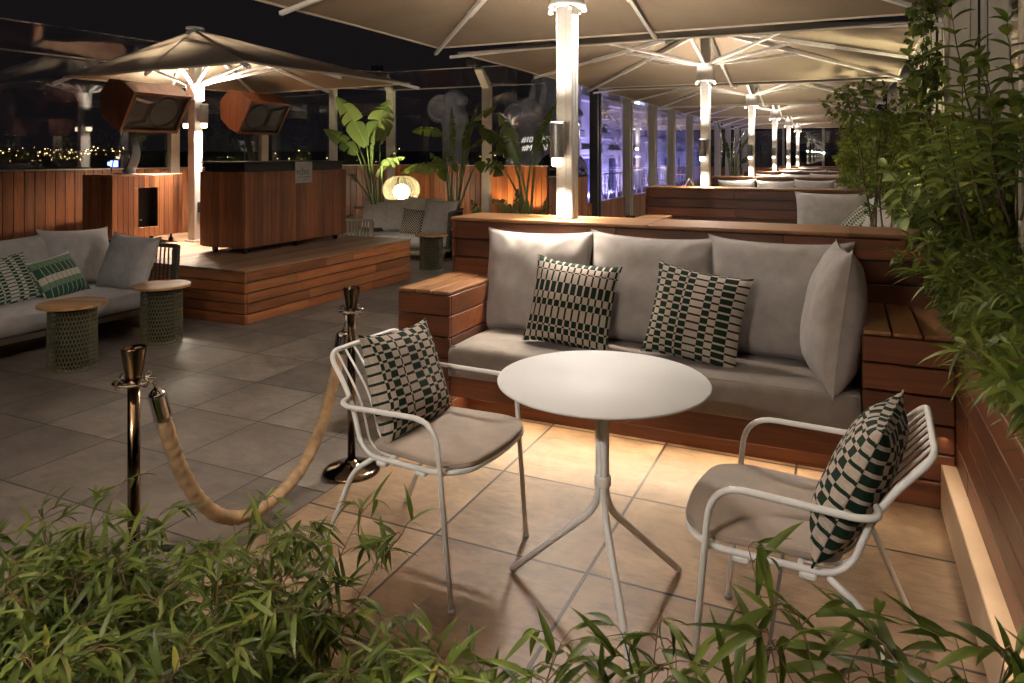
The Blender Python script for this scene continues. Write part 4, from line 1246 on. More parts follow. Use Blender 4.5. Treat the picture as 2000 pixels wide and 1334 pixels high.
for i in range(26):
    y = 19.6 + i * .75
    mb.tube([(FX + .765, y, .03), (FX + .765, y, .93)], .016, 6)
    for s in (-1, 1):
        pts = [(FX + .765, y + s * .03, .05)]
        for k in range(14):
            a = k / 13; pts.append((FX + .765, y + s * (.03 + .29 * math.sin(a * 2.2)), .08 + .78 * a))
        mb.tube(pts, .014, 5)
        mb.tube([(FX + .765, y + s * .16 + .09 * math.cos(a / 8 * math.tau) * (1 - a / 22), .28 + .09 * math.sin(a / 8 * math.tau) * (1 - a / 22)) for a in range(12)], .012, 5)
mb.build('scrolls', IRON, t)
mb = MB(); mb.box(FX - .34, FX + .9, 19.35, 40.2, -.25, -.02, bev=.02); mb.build('balcony_slab', FACADE, t)
BLU = (.44, .40, 1.0); VIO = (.60, .48, 1.0)
for y, c in ((21.2, BLU), (25, VIO), (29, BLU), (33.5, BLU), (37.5, BLU)):
    area('facade wash', (FX + .55, y, .06), (FX - .2, y, 1.6), 46, 3.4, .12, c, 1)

# ================================================================== STATUES BEYOND THE BACK GLASS
def statue(label, c, sc, horns):
    t = thing('stone_statue', label, 'statue', c, R(0))
    t.scale = (sc, sc, sc)
    mb = MB()
    prof = [(.30, -1.2), (.30, .2), (.27, .3), (.25, .5), (.23, .75), (.24, .95), (.27, 1.1), (.25, 1.25), (.2, 1.35), (.23, 1.5), (.2, 1.62), (.1, 1.7), (0, 1.72)]
    n = 40; vs = []; m = len(prof)
    for r_, z in prof:
        for k in range(n):
            a = math.tau * k / n
            rr = r_ * (1 + .07 * math.sin(a * 9 + z * 5) + .08 * noise.noise((math.cos(a) * 2, math.sin(a) * 2, z * 3)))
            vs.append((rr * math.cos(a), rr * .8 * math.sin(a), z))
    fs = []
    for i in range(m - 1):
        for k in range(n): fs.append((i * n + k, i * n + (k + 1) % n, (i + 1) * n + (k + 1) % n, (i + 1) * n + k))
    mb.add(vs, fs)
    mb.build('body', STONE, t)
    mb = MB(); pts = []
    for k in range(60):
        a = k / 59 * math.tau * 2.3; r_ = .26 * (1 - k / 66); pts.append((-.27 + r_ * math.cos(a + 1.2), -.12 + k * .001, 1.32 + r_ * math.sin(a + 1.2)))
    mb.tube(pts, [.055 * (1 - k / 90) for k in range(60)], 8); mb.lathe([(0, -.05), (.23, -.05), (.23, .05), (0, .05)], (-.27, -.08, 1.32), 24, Matrix.Rotation(R(90), 4, 'X'))
    mb.build('volute', STONE, t)
    mb = MB(); mb.lathe([(0, -.13), (.1, -.1), (.15, 0), (.1, .1), (0, .13)], (.2, -.1, 1.12), 16); mb.lathe([(0, -.1), (.1, -.08), (.13, 0), (.1, .08), (0, .1)], (.2, -.08, 1.5), 16); mb.build('wing', STONE, t)
    if horns:
        for x, h_ in ((.0, .38), (.24, .34)):
            mb = MB(); mb.tube([(x, 0, 1.5), (x + .03, 0, 1.72), (x + .06, 0, 1.72 + h_ * .5), (x + .05, 0, 1.72 + h_)], [.1, .08, .05, .005], 8); mb.build('horn', STONE, t)
    return t
p1 = pd(888, 312, 12.9); statue('pale stone statue with a big scroll beyond the glass behind the middle paddle plant', (p1.x, p1.y, 1.05), .92, False)
p2 = pd(1036, 312, 13.0); statue('pale horned stone statue beyond the glass behind the lettering', (p2.x, p2.y, .95), .90, True)
spot('statue wash', (p1.x + 1.5, p1.y - 1.6, -1.5), (p1.x + .4, p1.y, 2.0), 800, 80, (.66, .68, 1.0))

# ================================================================== GLOBE LAMP
lp = pd(784, 370, 11.0)
t = thing('globe_lamp', 'glowing rattan strand lamp on a stand behind the corner sofa', 'lamp', (lp.x, lp.y, 0))
mb = MB(); zc = lp.z; A_, B_ = .285, .20
for k in range(150):
    a = math.tau * k / 150; pts = []
    tw = random.uniform(-.12, .12)
    for i in range(13):
        f = R(-66 + 132 * i / 12); r_ = A_ * math.cos(f) ** .8; aa = a + tw * math.sin(f)
        pts.append((r_ * math.cos(aa), r_ * math.sin(aa), zc + B_ * math.sin(f) / math.sin(R(66)) * .98))
    mb.tube(pts, .0030, 3, caps=False)
for z_, r_ in ((zc - .196, .14), (zc + .196, .14)): mb.tube([(r_ * math.cos(math.tau * k / 30), r_ * math.sin(math.tau * k / 30), z_) for k in range(30)], .006, 5, closed=True)
mb.build('strand_shade', RATTAN, t)
mb = MB(); mb.lathe([(0, -.115)] + [(.125 * math.sin(R(180 * i / 16)), -.115 * math.cos(R(180 * i / 16))) for i in range(1, 16)] + [(0, .115)], (0, 0, zc - .035), 24); mb.build('globe', GLOBE, t)
mb = MB(); mb.lathe([(.14, 0), (.14, .015), (.02, .02), (.02, zc - .2), (.0, zc - .2)], (0, 0, 0), 20)
for k in range(3):
    a = math.tau * k / 3; mb.tube([(.02 * math.cos(a), .02 * math.sin(a), zc - .22), (.14 * math.cos(a), .14 * math.sin(a), zc - .2)], .006, 6)
mb.build('stand', DARKM, t)

# ================================================================== PADDLE LEAVED PLANTS
def blade(mb, mr, a, b, W, side, droop=.12, notch=3, seed=0, fold=.35):
    """paddle leaf from a to b, half blades left and right of the midrib, torn here and there"""
    rr = random.Random(seed); a = Vector(a); b = Vector(b); d = b - a; L = d.length; d.normalize()
    s = Vector(side); s = (s - d * s.dot(d)).normalized(); u = s.cross(d).normalized()
    n = 18; mid = []; 
    for i in range(n + 1):
        t = i / n; p = a.lerp(b, t) + V(0, 0, droop * L * (math.sin(math.pi * t) - .0)) 
        mid.append(p)
    mr.tube(mid, [.009 * (1 - .75 * i / n) for i in range(n + 1)], 5)
    for sg in (-1, 1):
        cuts = sorted(rr.sample(range(4, n - 2), notch)) if notch else []
        segs = []; st = 0
        for c_ in cuts + [n]: segs.append((st, c_)); st = c_
        for (i0, i1) in segs:
            vs = []; fs = []; m = 4
            tear = rr.uniform(.15, .5); bend = rr.uniform(-.1, .28)
            for i in range(i0, i1 + 1):
                t = i / n; w_ = W * .44 * max(.02, math.sin(math.pi * min(1, (t * .95 + .04) ** .82)) ** .85)
                q = (i - i0) / max(1, i1 - i0)
                if i == i1 and i1 < n: w_ *= 1 - tear * .55
                if i == i0 and i0 > 0: w_ *= .97
                for j in range(m + 1):
                    r_ = j / m
                    off = s * (sg * w_ * r_) + u * (fold * w_ * r_ * (1 - .75 * r_)) - V(0, 0, 1) * (w_ * r_ * r_ * (bend + .12))
                    if i == i0 and i0 > 0: off = off + d * (.012 * r_)
                    if i == i1 and i1 < n: off = off - d * (.02 * r_ * tear * 2)
                    vs.append(mid[i] + off + u * .004 * math.sin(i * 2.2 + j))
            k = m + 1
            for i in range(i1 - i0):
                for j in range(m):
                    f = (i * k + j, (i + 1) * k + j, (i + 1) * k + j + 1, i * k + j + 1)
                    fs.append(f if sg > 0 else f[::-1])
            mb.add(vs, fs)
def paddle(label, root, d, leaves, potz=0.0, pot=(.24, .42), seed=0, mats=BANANA, group='paddle leaved plants'):
    rp = pd(root[0], root[1], d); t = thing('paddle_plant', label, 'plant', (rp.x, rp.y, 0), 0, group)
    rr = random.Random(seed); org = V(rp.x, rp.y, 0)
    mb = MB(); mr = MB(); st = MB()
    for i, (bx, by, tx_, ty, wpx, face, dd) in enumerate(leaves):
        dl = d + dd
        a = pd(bx, by, dl) - org; b = pd(tx_, ty, dl + rr.uniform(-.12, .1)) - org; b = a.lerp(b, 1.12)
        W = wpx / 1406 * dl
        ax = (b - a).normalized(); view = V(SN, -CS, 0)
        sd = ax.cross(view).normalized(); oth = ax.cross(sd).normalized()
        side = sd * math.cos(R(face)) + oth * math.sin(R(face))
        blade(mb, mr, a, b, W, side, rr.uniform(.02, .10), rr.choice([2, 3, 4, 5]), seed * 50 + i)
        base = V(rr.uniform(-.07, .07), rr.uniform(-.07, .07), pot[1])
        m1 = base.lerp(a, .5) + V(0, 0, .05) + (base - a) * 0 ; m1.x = base.x * .45 + a.x * .55 - (a.x - base.x) * .18; m1.y = base.y * .45 + a.y * .55 - (a.y - base.y) * .18
        pts = []
        for k in range(11):
            q = k / 10; pts.append(base * (1 - q) ** 2 + m1 * 2 * q * (1 - q) + a * q * q)
        st.tube(pts, [.022 - .012 * k / 10 for k in range(11)], 7)
    lv = mb.build('leaves', mats, t); st.add(mr.v, mr.f); st.build('stems', PETI, t)
    mb = MB(); r_, h_ = pot
    mb.lathe([(r_ * .82, 0), (r_ * .98, h_ * .9), (r_, h_ * .92), (r_, h_), (r_ * .93, h_), (r_ * .92, h_ - .04)], (0, 0, 0), 28); p_ = mb.build('pot', POTM, t)
    mb = MB(); mb.lathe([(r_ * .93, h_ - .05), (r_ * .5, h_ - .03), (0, h_ - .035)], (0, 0, 0), 24); mb.build('soil', SOIL, p_)
    return t
paddle('tall paddle leaved plant left of the globe lamp, lit bright green', (735, 400), 10.7, [
    (716, 285, 663, 199, 44, 15, 0), (729, 272, 757, 203, 62, 30, .1), (698, 300, 639, 257, 36, 25, -.1), (724, 306, 731, 256, 13, 50, 0),
    (746, 320, 786, 308, 34, 55, -.2), (742, 283, 764, 252, 16, 60, .1), (697, 352, 680, 338, 16, 20, 0), (735, 345, 772, 298, 22, 60, -.1), (703, 292, 690, 240, 14, 70, .1)], seed=1, pot=(.22, .40))
paddle('middle paddle leaved plant in a dark pot between the globe lamp and the front bench', (887, 440), 10.3, [
    (864, 262, 811, 257, 28, 35, -.1), (884, 300, 882, 219, 26, 62, .1), (905, 292, 922, 233, 24, 40, -.1), (921, 248, 931, 211, 15, 50, 0), (926, 236, 966, 209, 20, 50, 0),
    (917, 290, 958, 264, 20, 55, -.2), (872, 322, 793, 336, 30, 30, -.2), (873, 352, 843, 303, 28, 25, 0), (930, 318, 978, 340, 34, 20, -.1), (893, 335, 870, 300, 20, 40, .1),
    (932, 420, 921, 393, 20, 20, -.1)], seed=2, pot=(.15, .43))
paddle('right hand paddle leaved plant uplit orange behind the front bench', (1030, 430), 9.9, [
    (1014, 318, 978, 230, 40, 25, -.1), (1039, 297, 1082, 211, 24, 35, -.1), (1000, 300, 930, 245, 48, 50, .1), (1047, 292, 1086, 258, 26, 30, -.1), (1010, 306, 960, 300, 30, 60, .1),
    (998, 408, 964, 392, 34, 30, -.1), (1006, 416, 1011, 373, 20, 40, -.2), (1050, 416, 1076, 402, 12, 40, -.1), (1062, 408, 1067, 388, 10, 40, 0), (985, 330, 952, 312, 26, 50, 0), (1000, 420, 985, 402, 18, 60, 0)], seed=3, pot=(.2, .45))
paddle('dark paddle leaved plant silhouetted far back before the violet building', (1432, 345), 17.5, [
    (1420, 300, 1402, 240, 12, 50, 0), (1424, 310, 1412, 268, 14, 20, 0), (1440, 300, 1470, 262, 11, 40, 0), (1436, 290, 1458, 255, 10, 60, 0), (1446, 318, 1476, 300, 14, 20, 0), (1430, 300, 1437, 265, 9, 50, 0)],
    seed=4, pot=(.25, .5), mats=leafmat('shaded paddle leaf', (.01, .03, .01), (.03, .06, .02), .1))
for px_, py_, tx_, ty_, pw in ((940, 420, 935, 300, 9), (1014, 425, 1030, 300, 9)):
    a = pd(px_, 470, 10.55); a.y = 10.02
    spot('ground uplight', (a.x, a.y, .50), (a.x + .02, 10.19, 1.5), pw, 95, (1, .66, .34), .8, .03)
    t = thing('ground_light', 'small black ground uplight at the foot of the %s' % ('uplit back post' if px_ == 940 else 'boards behind the right hand paddle plant'), 'light', (a.x, a.y, 0), 0, 'ground uplights by the back wall')
    mb = MB(); mb.lathe([(.03, 0), (.03, .38), (.055, .40), (.055, .47), (.045, .475)], (0, 0, 0), 16); mb.build('housing', BLACK, t)
    mb = MB(); mb.lathe([(0, .472), (.042, .4725)], (0, 0, 0), 16); mb.build('lens', BULB, t)
a = pd(745, 430, 10.2); spot('plant light', (a.x + .35, a.y - .2, .75), (a.x - .1, a.y + .3, 2.0), 75, 80, (1, .86, .5), .8)

# ================================================================== ROUND TABLE AND CHAIRS
t = thing('round_table', 'round white bistro table on a tripod of bent tubes', 'table', (-.698, 2.205, .0045))
mb = MB(); mb.lathe([(0, .722), (.327, .722), (.3355, .727), (.3365, .731), (.334, .7345), (0, .735)], (0, 0, 0), 96); mb.build('table_top', TABLE, t)
mb = MB(); mb.lathe([(0, .708), (.09, .708), (.09, .7215), (0, .7215)], (0, 0, 0), 24); mb.build('mount_plate', WHITE, t)
mb = MB(); mb.lathe([(.0245, .395), (.0265, .398), (.0265, .425), (.0245, .428)], (0, 0, 0), 24); mb.build('collar', WHITE, t)
for ang in (169, 60, -59):
    a = R(ang); c, s = math.cos(a), math.sin(a)
    pts = fillet([(.0132 * c, .0132 * s, .708), (.0132 * c, .0132 * s, .325), (.352 * c, .352 * s, .0125)], [0, .07, 0], 8)
    mb = MB(); mb.tube(pts, .0114, 14); lg = mb.build('leg', WHITE, t)
    mb = MB(); d_ = (pts[-1] - pts[-2]).normalized(); mb.tube([pts[-1], pts[-1] + d_ * .006], .0098, 10); mb.build('foot', DARKM, lg)

def make_chair():
    t = thing('bistro_chair', None, 'chair')
    TR = .0088
    # one closed loop: top rail, uprights, seat sides, rounded seat front
    q = [(-.276, .205, .738), (-.276, -.205, .738), (-.150, -.226, .600), (-.088, -.240, .422), (.23, -.252, .426), (.31, -.195, .428), (.335, 0, .428), (.31, .195, .428), (.23, .252, .426), (-.088, .240, .422), (-.150, .226, .600)]
    loop = fillet(q, [.055, .055, .09, .075, .07, .09, .12, .09, .07, .075, .09], 7, closed=True)
    mb = MB(); mb.tube(loop, TR, 12, closed=True)
    for s in (-1, 1):
        for x in (.16, .0): mb.box(x - .02, x + .02, s * .242 - .014, s * .242 + .014, .402, .418, bev=.004)
    for x in (.02, .24): mb.tube([(x, -.245, .420), (x, .245, .420)], .007, 8)
    mb.build('frame', WHITE, t)
    mb = MB()
    for i in range(8):
        u = -1 + 2 * i / 7; y0 = u * .165; y1 = u * .19
        pts = fillet([(-.276, y0, .735), (-.148, (y0 + y1) / 2, .585), (-.098, y1, .440), (-.03, y1 * 1.05, .420), (.02, y1 * 1.05, .420)], [0, .1, .06, .03, 0], 5)
        mb.tube(pts, .0042, 8)
    mb.build('backrest', WHITE, t)
    for s in (-1, 1):
        pts = fillet([(.285, s * .258, .006), (.232, s * .270, .600), (-.115, s * .283, .592), (-.158, s * .272, .598), (-.152, s * .226, .604)], [0, .095, .03, .03, 0], 8)
        mb = MB(); mb.tube(pts, TR, 12); o = mb.build('armrest', WHITE, t)
        mb = MB(); mb.tube([(.2853, s * .258, 0), (.285, s * .258, .012)], .0115, 10); mb.build('foot_cap', LAMPG, o)
        pts = fillet([(-.045, s * .240, .415), (-.125, s * .246, .36), (-.275, s * .262, .006)], [0, .07, 0], 7)
        mb = MB(); mb.tube(pts, TR, 12); o = mb.build('leg', WHITE, t)
        mb = MB(); mb.tube([(-.276, s * .262, 0), (-.2745, s * .262, .012)], .0115, 10); mb.build('foot_cap', LAMPG, o)
    # seat pad
    mb = MB(); out = []
    raw = fillet([(-.075, .215, 0), (-.075, -.215, 0), (.235, -.242, 0), (.318, -.19, 0), (.342, 0, 0), (.318, .19, 0), (.235, .242, 0)], [.05, .05, .05, .07, .12, .07, .05], 6, closed=True)
    levels = [(.985, .435), (1.0, .440), (1.0, .449), (.99, .456), (.965, .459), (.6, .461), (.2, .460)]
    cx_ = .15; vs = []; m = len(raw)
    for sc_, z in levels:
        for p in raw: vs.append((cx_ + (p.x - cx_) * sc_, p.y * sc_, z))
    fs = [tuple(range(m - 1, -1, -1)), tuple((len(levels) - 1) * m + i for i in range(m))]
    for L_ in range(len(levels) - 1):
        for i in range(m): fs.append((L_ * m + i, L_ * m + (i + 1) % m, (L_ + 1) * m + (i + 1) % m, (L_ + 1) * m + i))
    mb.add(vs, fs)
    mb.tube([(cx_ + (p.x - cx_) * .998, p.y * .998, 0.4535) for p in raw], .0022, 4, closed=True)
    mb.build('seat_pad', PADF, t)
    return t
ch = make_chair()
ch.location = (-1.395, 2.262, .0045); ch.rotation_euler = (0, 0, R(-3.5)); tag(ch, 'white tube armchair on the left of the round table, facing right', None, 'white tube armchairs at the round table')
c2 = copy_tree(ch); c2.location = (-.07, 2.165, .0045); c2.rotation_euler = (0, 0, R(177.5)); tag(c2, 'white tube armchair on the right of the round table, facing left')
def on_chair(c, label, m, x, y, z, lean, roll, yaw, seed):
    M = Matrix.Translation(c.location) @ Matrix.Rotation(c.rotation_euler.z + R(90), 4, 'Z')
    o = pillow_mb(.435, .375, .145, n=34, seed=seed, wr=.016).build('check_pillow', m)
    o.matrix_world = M @ pose((y, -x, z), R(yaw), R(lean), R(roll))
    tag(o, label, 'pillow', 'green check pillows near the round table')
on_chair(ch, 'green check pillow propped on the left white armchair', PAT_C, -.03, .01, .436, -19, 4, 5, 12)
on_chair(c2, 'green check pillow on the right white armchair, one corner towards the camera', PAT_D, -.04, .045, .436, -23, -4, -8, 13)

# ================================================================== STANCHIONS AND ROPE
def stanchion():
    t = thing('rope_stanchion', None, 'stanchion')
    mb = MB(); mb.lathe([(0, 0), (.125, 0), (.13, .006), (.128, .014), (.105, .026), (.06, .038), (.032, .048), (.026, .06), (.0, .06)], (0, 0, 0), 48); mb.build('base', BRASS, t)
    mb = MB(); mb.lathe([(.0185, .055), (.0185, .735)], (0, 0, 0), 28); mb.build('pole', BRASS, t)
    mb = MB(); mb.lathe([(.022, .735), (.026, .74), (.024, .752), (.038, .842), (.0385, .846), (.034, .848), (.030, .835), (0, .83)], (0, 0, 0), 32); mb.build('cup', BRASS, t)
    mb = MB()
    prof = [(.024, .748), (.06, .744), (.064, .740), (.06, .736), (.024, .732)]
    mb.lathe(prof, (0, 0, 0), 32)
    for k in range(4):
        a = R(90 * k); mb.tube([(.05 * math.cos(a) + .014 * math.cos(b_ / 10 * math.tau) * math.cos(a), .05 * math.sin(a) + .014 * math.cos(b_ / 10 * math.tau) * math.sin(a), .742 + .014 * math.sin(b_ / 10 * math.tau)) for b_ in range(10)], .004, 6, closed=True)
    mb.build('ring_plate', CHROME, t)
    return t
S1 = V(-2.03, 1.56, 0); S2 = V(-2.05, 2.69, 0)
s1 = stanchion(); s1.location = S1; tag(s1, 'nearest metal rope post rising from the bamboo at the left', None, 'rope posts')
s2 = copy_tree(s1); s2.location = S2; tag(s2, 'metal rope post behind the left white armchair')
s3 = copy_tree(s1); s3.location = (-1.60, 5.8, .004); s3.scale = (1, 1, 1.12); tag(s3, 'rope post behind the front bench with only its flared top showing')
t = thing('barrier_rope', 'thick tan suede barrier rope sagging between the two rope posts', 'rope', (0, 0, 0))
a = V(-2.03, 1.64, .69); b = V(-2.05, 2.625, .66); pts = []; rad = []
n = 150; zl = .098
for i in range(n + 1):
    u = i / n
    k = 3.0; c_ = (math.cosh(k * (2 * u - .92)) - 1) / (math.cosh(k * .92) - 1) if u < .46 else (math.cosh(k * (2 * u - .92)) - 1) / (math.cosh(k * 1.08) - 1)
    z = zl + ((a.z if u < .46 else b.z) - zl) * c_
    p = a.lerp(b, u); pts.append(V(p.x + .012 * math.sin(u * 3), p.y, z))
# even spacing
ln = [0]
for p, q in zip(pts, pts[1:]): ln.append(ln[-1] + (q - p).length)
def at_len(s):
    for i in range(n):
        if ln[i + 1] >= s: 
            f = (s - ln[i]) / (ln[i + 1] - ln[i]); return pts[i].lerp(pts[i + 1], f)
    return pts[-1]
m = 260; rp_ = [at_len(ln[-1] * i / m) for i in range(m + 1)]
rad = [.0245 + .0012 * math.sin(i * .9 + 2 * noise.noise((i * .05, 3, 1)) * 3) + .0012 * noise.noise((i * .11, 0, 0)) for i in range(m + 1)]
mb = MB(); mb.tube(rp_[8:-8], rad[8:-8], 20)
# small folds round the sleeve
vs = mb.v
for i in range(len(vs)):
    p = Vector(vs[i]); k_ = noise.noise(p * 38) * .0014 + noise.noise(p * 90) * .0012
    c_ = rp_[8 + i // 20]; dirn = (p - c_).normalized(); vs[i] = tuple(p + dirn * k_)
mb.build('sleeve', ROPE, t)
for (i0, i1, sp) in ((0, 16, S1), (m, m - 16, S2)):
    st_ = 1 if i1 > i0 else -1
    seq = [rp_[i] for i in range(i0, i1 + st_, st_)]
    mb = MB(); mb.tube(seq, [.014, .02, .026] + [.0285] * (len(seq) - 4) + [.030], 20); mb.build('end_cap', CHROME, t)
    hk = seq[0]; up_ = V(sp.x, hk.y + (sp.y - hk.y) * .35, .742)
    mb = MB(); mb.tube(fillet([hk, hk.lerp(up_, .5) + V(.012, 0, .0), up_, up_ + V(0, (sp.y - hk.y) * .2, -.02)], .01, 4), .006, 8); mb.build('hook', CHROME, t)
# tent card on the second bench
t0 = pd(1342, 368, 9.0); mb = MB(); Mx = Matrix.Translation((t0.x, 4.25 + PIT, 1.058)) @ Matrix.Rotation(R(20), 4, 'Z')
mb.prism([(-.06, 0), (-.057, 0), (0, .098), (.057, 0), (.06, 0), (0, .104)], -.05, .05, Mx)
tag(mb.build('tent_card', CARD, smooth=False), 'small white folded card standing on the second bench back', 'card')

# ================================================================== RIGHT PLANTER AND SCREEN
t = thing('planter_wall', 'long dark timber planter wall running along the right side', 'planter')
mb = MB(); X0 = .413
for i in range(5):
    z0 = .19 + i * .10
    cuts = [-2.5, .6, 3.1, 5.6, 8.3, 11, 14, 18, 22, 27, 33.4]
    if i % 2: cuts = [-2.5, 1.75, 4.3, 7.0, 9.8, 13, 16, 20, 24.5, 29, 33.4]
    for a_, b_ in zip(cuts, cuts[1:]): mb.box(X0, X0 + .022, a_ + .0015, b_ - .0015, z0 + .002, z0 + .098, bev=.003)
mb.build('face_boards', W_Y, t)
mb = MB(); cuts = [-2.5, 1.9, 4.2, 6.9, 10, 14, 18, 23, 28, 33.4]
for a_, b_ in zip(cuts, cuts[1:]): mb.box(X0 - .004, X0 + .12, a_ + .001, b_ - .001, .691, .712, bev=.003)
mb.build('cap_board', TOPY, t)
mb = MB(); mb.box(.36, X0 + .03, -2.5, 3.615, .0045, .19, bev=.003)
mb.build('skirting', PALE, t)
mb = MB(); mb.box(X0 + .023, .97, -2.5, 33.4, .0, .19); mb.box(.94, .97, -2.5, 33.4, .191, .70); mb.build('carcass', DARKM, t, False)
mb = MB(); nx_, ny_ = 5, 160; vs = []; fs = []
for j in range(ny_ + 1):
    for i in range(nx_ + 1):
        x = X0 + .03 + (.94 - X0 - .03) * i / nx_; y = -2.4 + 35.7 * j / ny_; vs.append((x, y, .62 + .025 * noise.noise((x * 6, y * 3, 0))))
for j in range(ny_):
    for i in range(nx_): k = j * (nx_ + 1) + i; fs.append((k, k + 1, k + nx_ + 2, k + nx_ + 1))
mb.add(vs, fs); mb.build('soil', SOIL, t)
area('plinth led', (.375, 1.9, .30), (.30, 1.9, 0), .55, 3.0, .02, (1, .76, .52), 1)
for i, y in enumerate((3.75, 6.32, 9.0, 11.6, 14.2)):
    t = thing('screen_post', ['grey post of the right glass screen out at the picture edge', 'tall grey beige post standing in the hedge at the right', 'second post of the right screen deep in the hedge',
        'third post of the right screen hidden by the hedge', 'fourth post of the right screen hidden by the hedge'][i], 'post', (0, 0, 0), 0, 'posts of the right glass screen')
    mb = MB(); mb.box(.72, .85, y - .07, y + .07, .45, 3.2, bev=.004); mb.box(.852, .90, y - .05, y + .05, .45, 3.2, bev=.003); mb.box(.695, .719, y - .01, y + .05, .45, 3.2, bev=.003); mb.build('profile', POSTL, t)
    t = thing('glass_screen', ['dark glass pane at the right edge behind the broad leaved shrub', 'glass pane of the right screen behind the tall post', 'glass pane of the right screen behind the small leaved hedge',
        'glass pane of the right screen far along the hedge', 'last glass pane of the right screen along the hedge'][i], 'glass screen', (0, 0, 0), 0, 'panes of the right glass screen')
    mb = MB(); mb.box(.905, .915, y + .08, y + 2.45, .66, 3.1); mb.build('pane', GLASS, t, False)
# neighbouring dark wall beyond the right glass
mb = MB(); mb.box(2.6, 2.9, -3, 40, -10, 6); tag(mb.build('neighbour_wall', plain('dark brown render', (.05, .038, .03), .9, var=.25, scale=1.2), smooth=False), 'dark blank wall of the next building beyond the right glass', 'wall')

# ================================================================== PLANTS ON THE RIGHT
def rv(rr, s): return V(rr.uniform(-s, s), rr.uniform(-s, s), rr.uniform(-s, s))
def bamboo(label, spots, group, seed, hmin, hmax, z0, leafL=.105, leafW=.015, lean=.35, dens=1.0, bare=.35, leanv=(0, 0, 0), lm=None):
    """clump of thin culms, leaf fans at the nodes; spots = list of (x, y)"""
    rr = random.Random(seed)
    cx = sum(p[0] for p in spots) / len(spots); cy = sum(p[1] for p in spots) / len(spots)
    t = thing('bamboo_clump', label, 'bamboo', (cx, cy, z0), 0, group)
    cu = MB(); lf = MB()
    for (x, y) in spots:
        h = rr.uniform(hmin, hmax); b = V(x - cx, y - cy, 0); a = rr.uniform(0, math.tau)
        tip = V(math.cos(a), math.sin(a), 0) * h * lean * rr.uniform(.2, 1) + Vector(leanv) * h
        n = 10; pts = []
        for i in range(n + 1):
            q = i / n; pts.append(b + V(0, 0, h * q * (1 - .06 * q)) + tip * q ** 2)
        cu.tube(pts, [.0024 * (1 - .6 * i / n) for i in range(n + 1)], 4, caps=False)
        i0 = int(n * bare)
        for i in range(i0, n + 1):
            for rep in range(2 if rr.random() < .75 * dens else 1):
                az = rr.uniform(0, math.tau)
                out = V(math.cos(az), math.sin(az), rr.uniform(.0, .6)).normalized()
                bl = rr.uniform(.02, .09) * (1.1 - .5 * i / n)
                p0 = pts[i].lerp(pts[min(n, i + 1)], rr.random()); p1 = p0 + out * bl
                cu.tube([p0, p0.lerp(p1, .5) + V(0, 0, .006), p1], .0011, 3, caps=False)
                for k in range(rr.choice([2, 3, 4, 5]) if dens >= 1 else rr.choice([2, 2, 3])):
                    d = (out + rv(rr, .75) + V(0, 0, rr.uniform(-.7, .15))).normalized()
                    L = leafL * rr.uniform(.6, 1.25)
                    lf.leaf(p1 - out * bl * .3 * rr.random(), d, V(0, 0, 1) + rv(rr, .5), L, leafW * rr.uniform(.75, 1.3), rr.uniform(.1, .9), rr.uniform(.1, .5), 'lance', 4)
    lf.build('leaves', lm or BAMBOO, t); cu.build('culms', CULM, t)
    return t
def scatter(rr, n, x0, x1, y0, y1): return [(rr.uniform(x0, x1), rr.uniform(y0, y1)) for _ in range(n)]
r0 = random.Random(21)
gH = 'bamboo clumps along the right planter'
for i, (ya, yb, n_, lab) in enumerate(((1.75, 2.35, 42, 'bamboo clump at the right picture edge hanging over the planter cap'), (2.4, 3.1, 52, 'bamboo clump over the right planter beside the end block of the front bench'),
        (3.1, 3.9, 56, 'bamboo clump behind the right end of the front bench'), (3.9, 4.9, 56, 'bamboo clump on the right planter just past the front bench'))):
    bamboo(lab, scatter(r0, n_, .50, .80, ya, yb), gH, 100 + i, .25, (.44, .48, .50, .56)[i], .62, .095, .0145, .7, 1.15, .12, (-.20, -.05, .0), BAMB2)
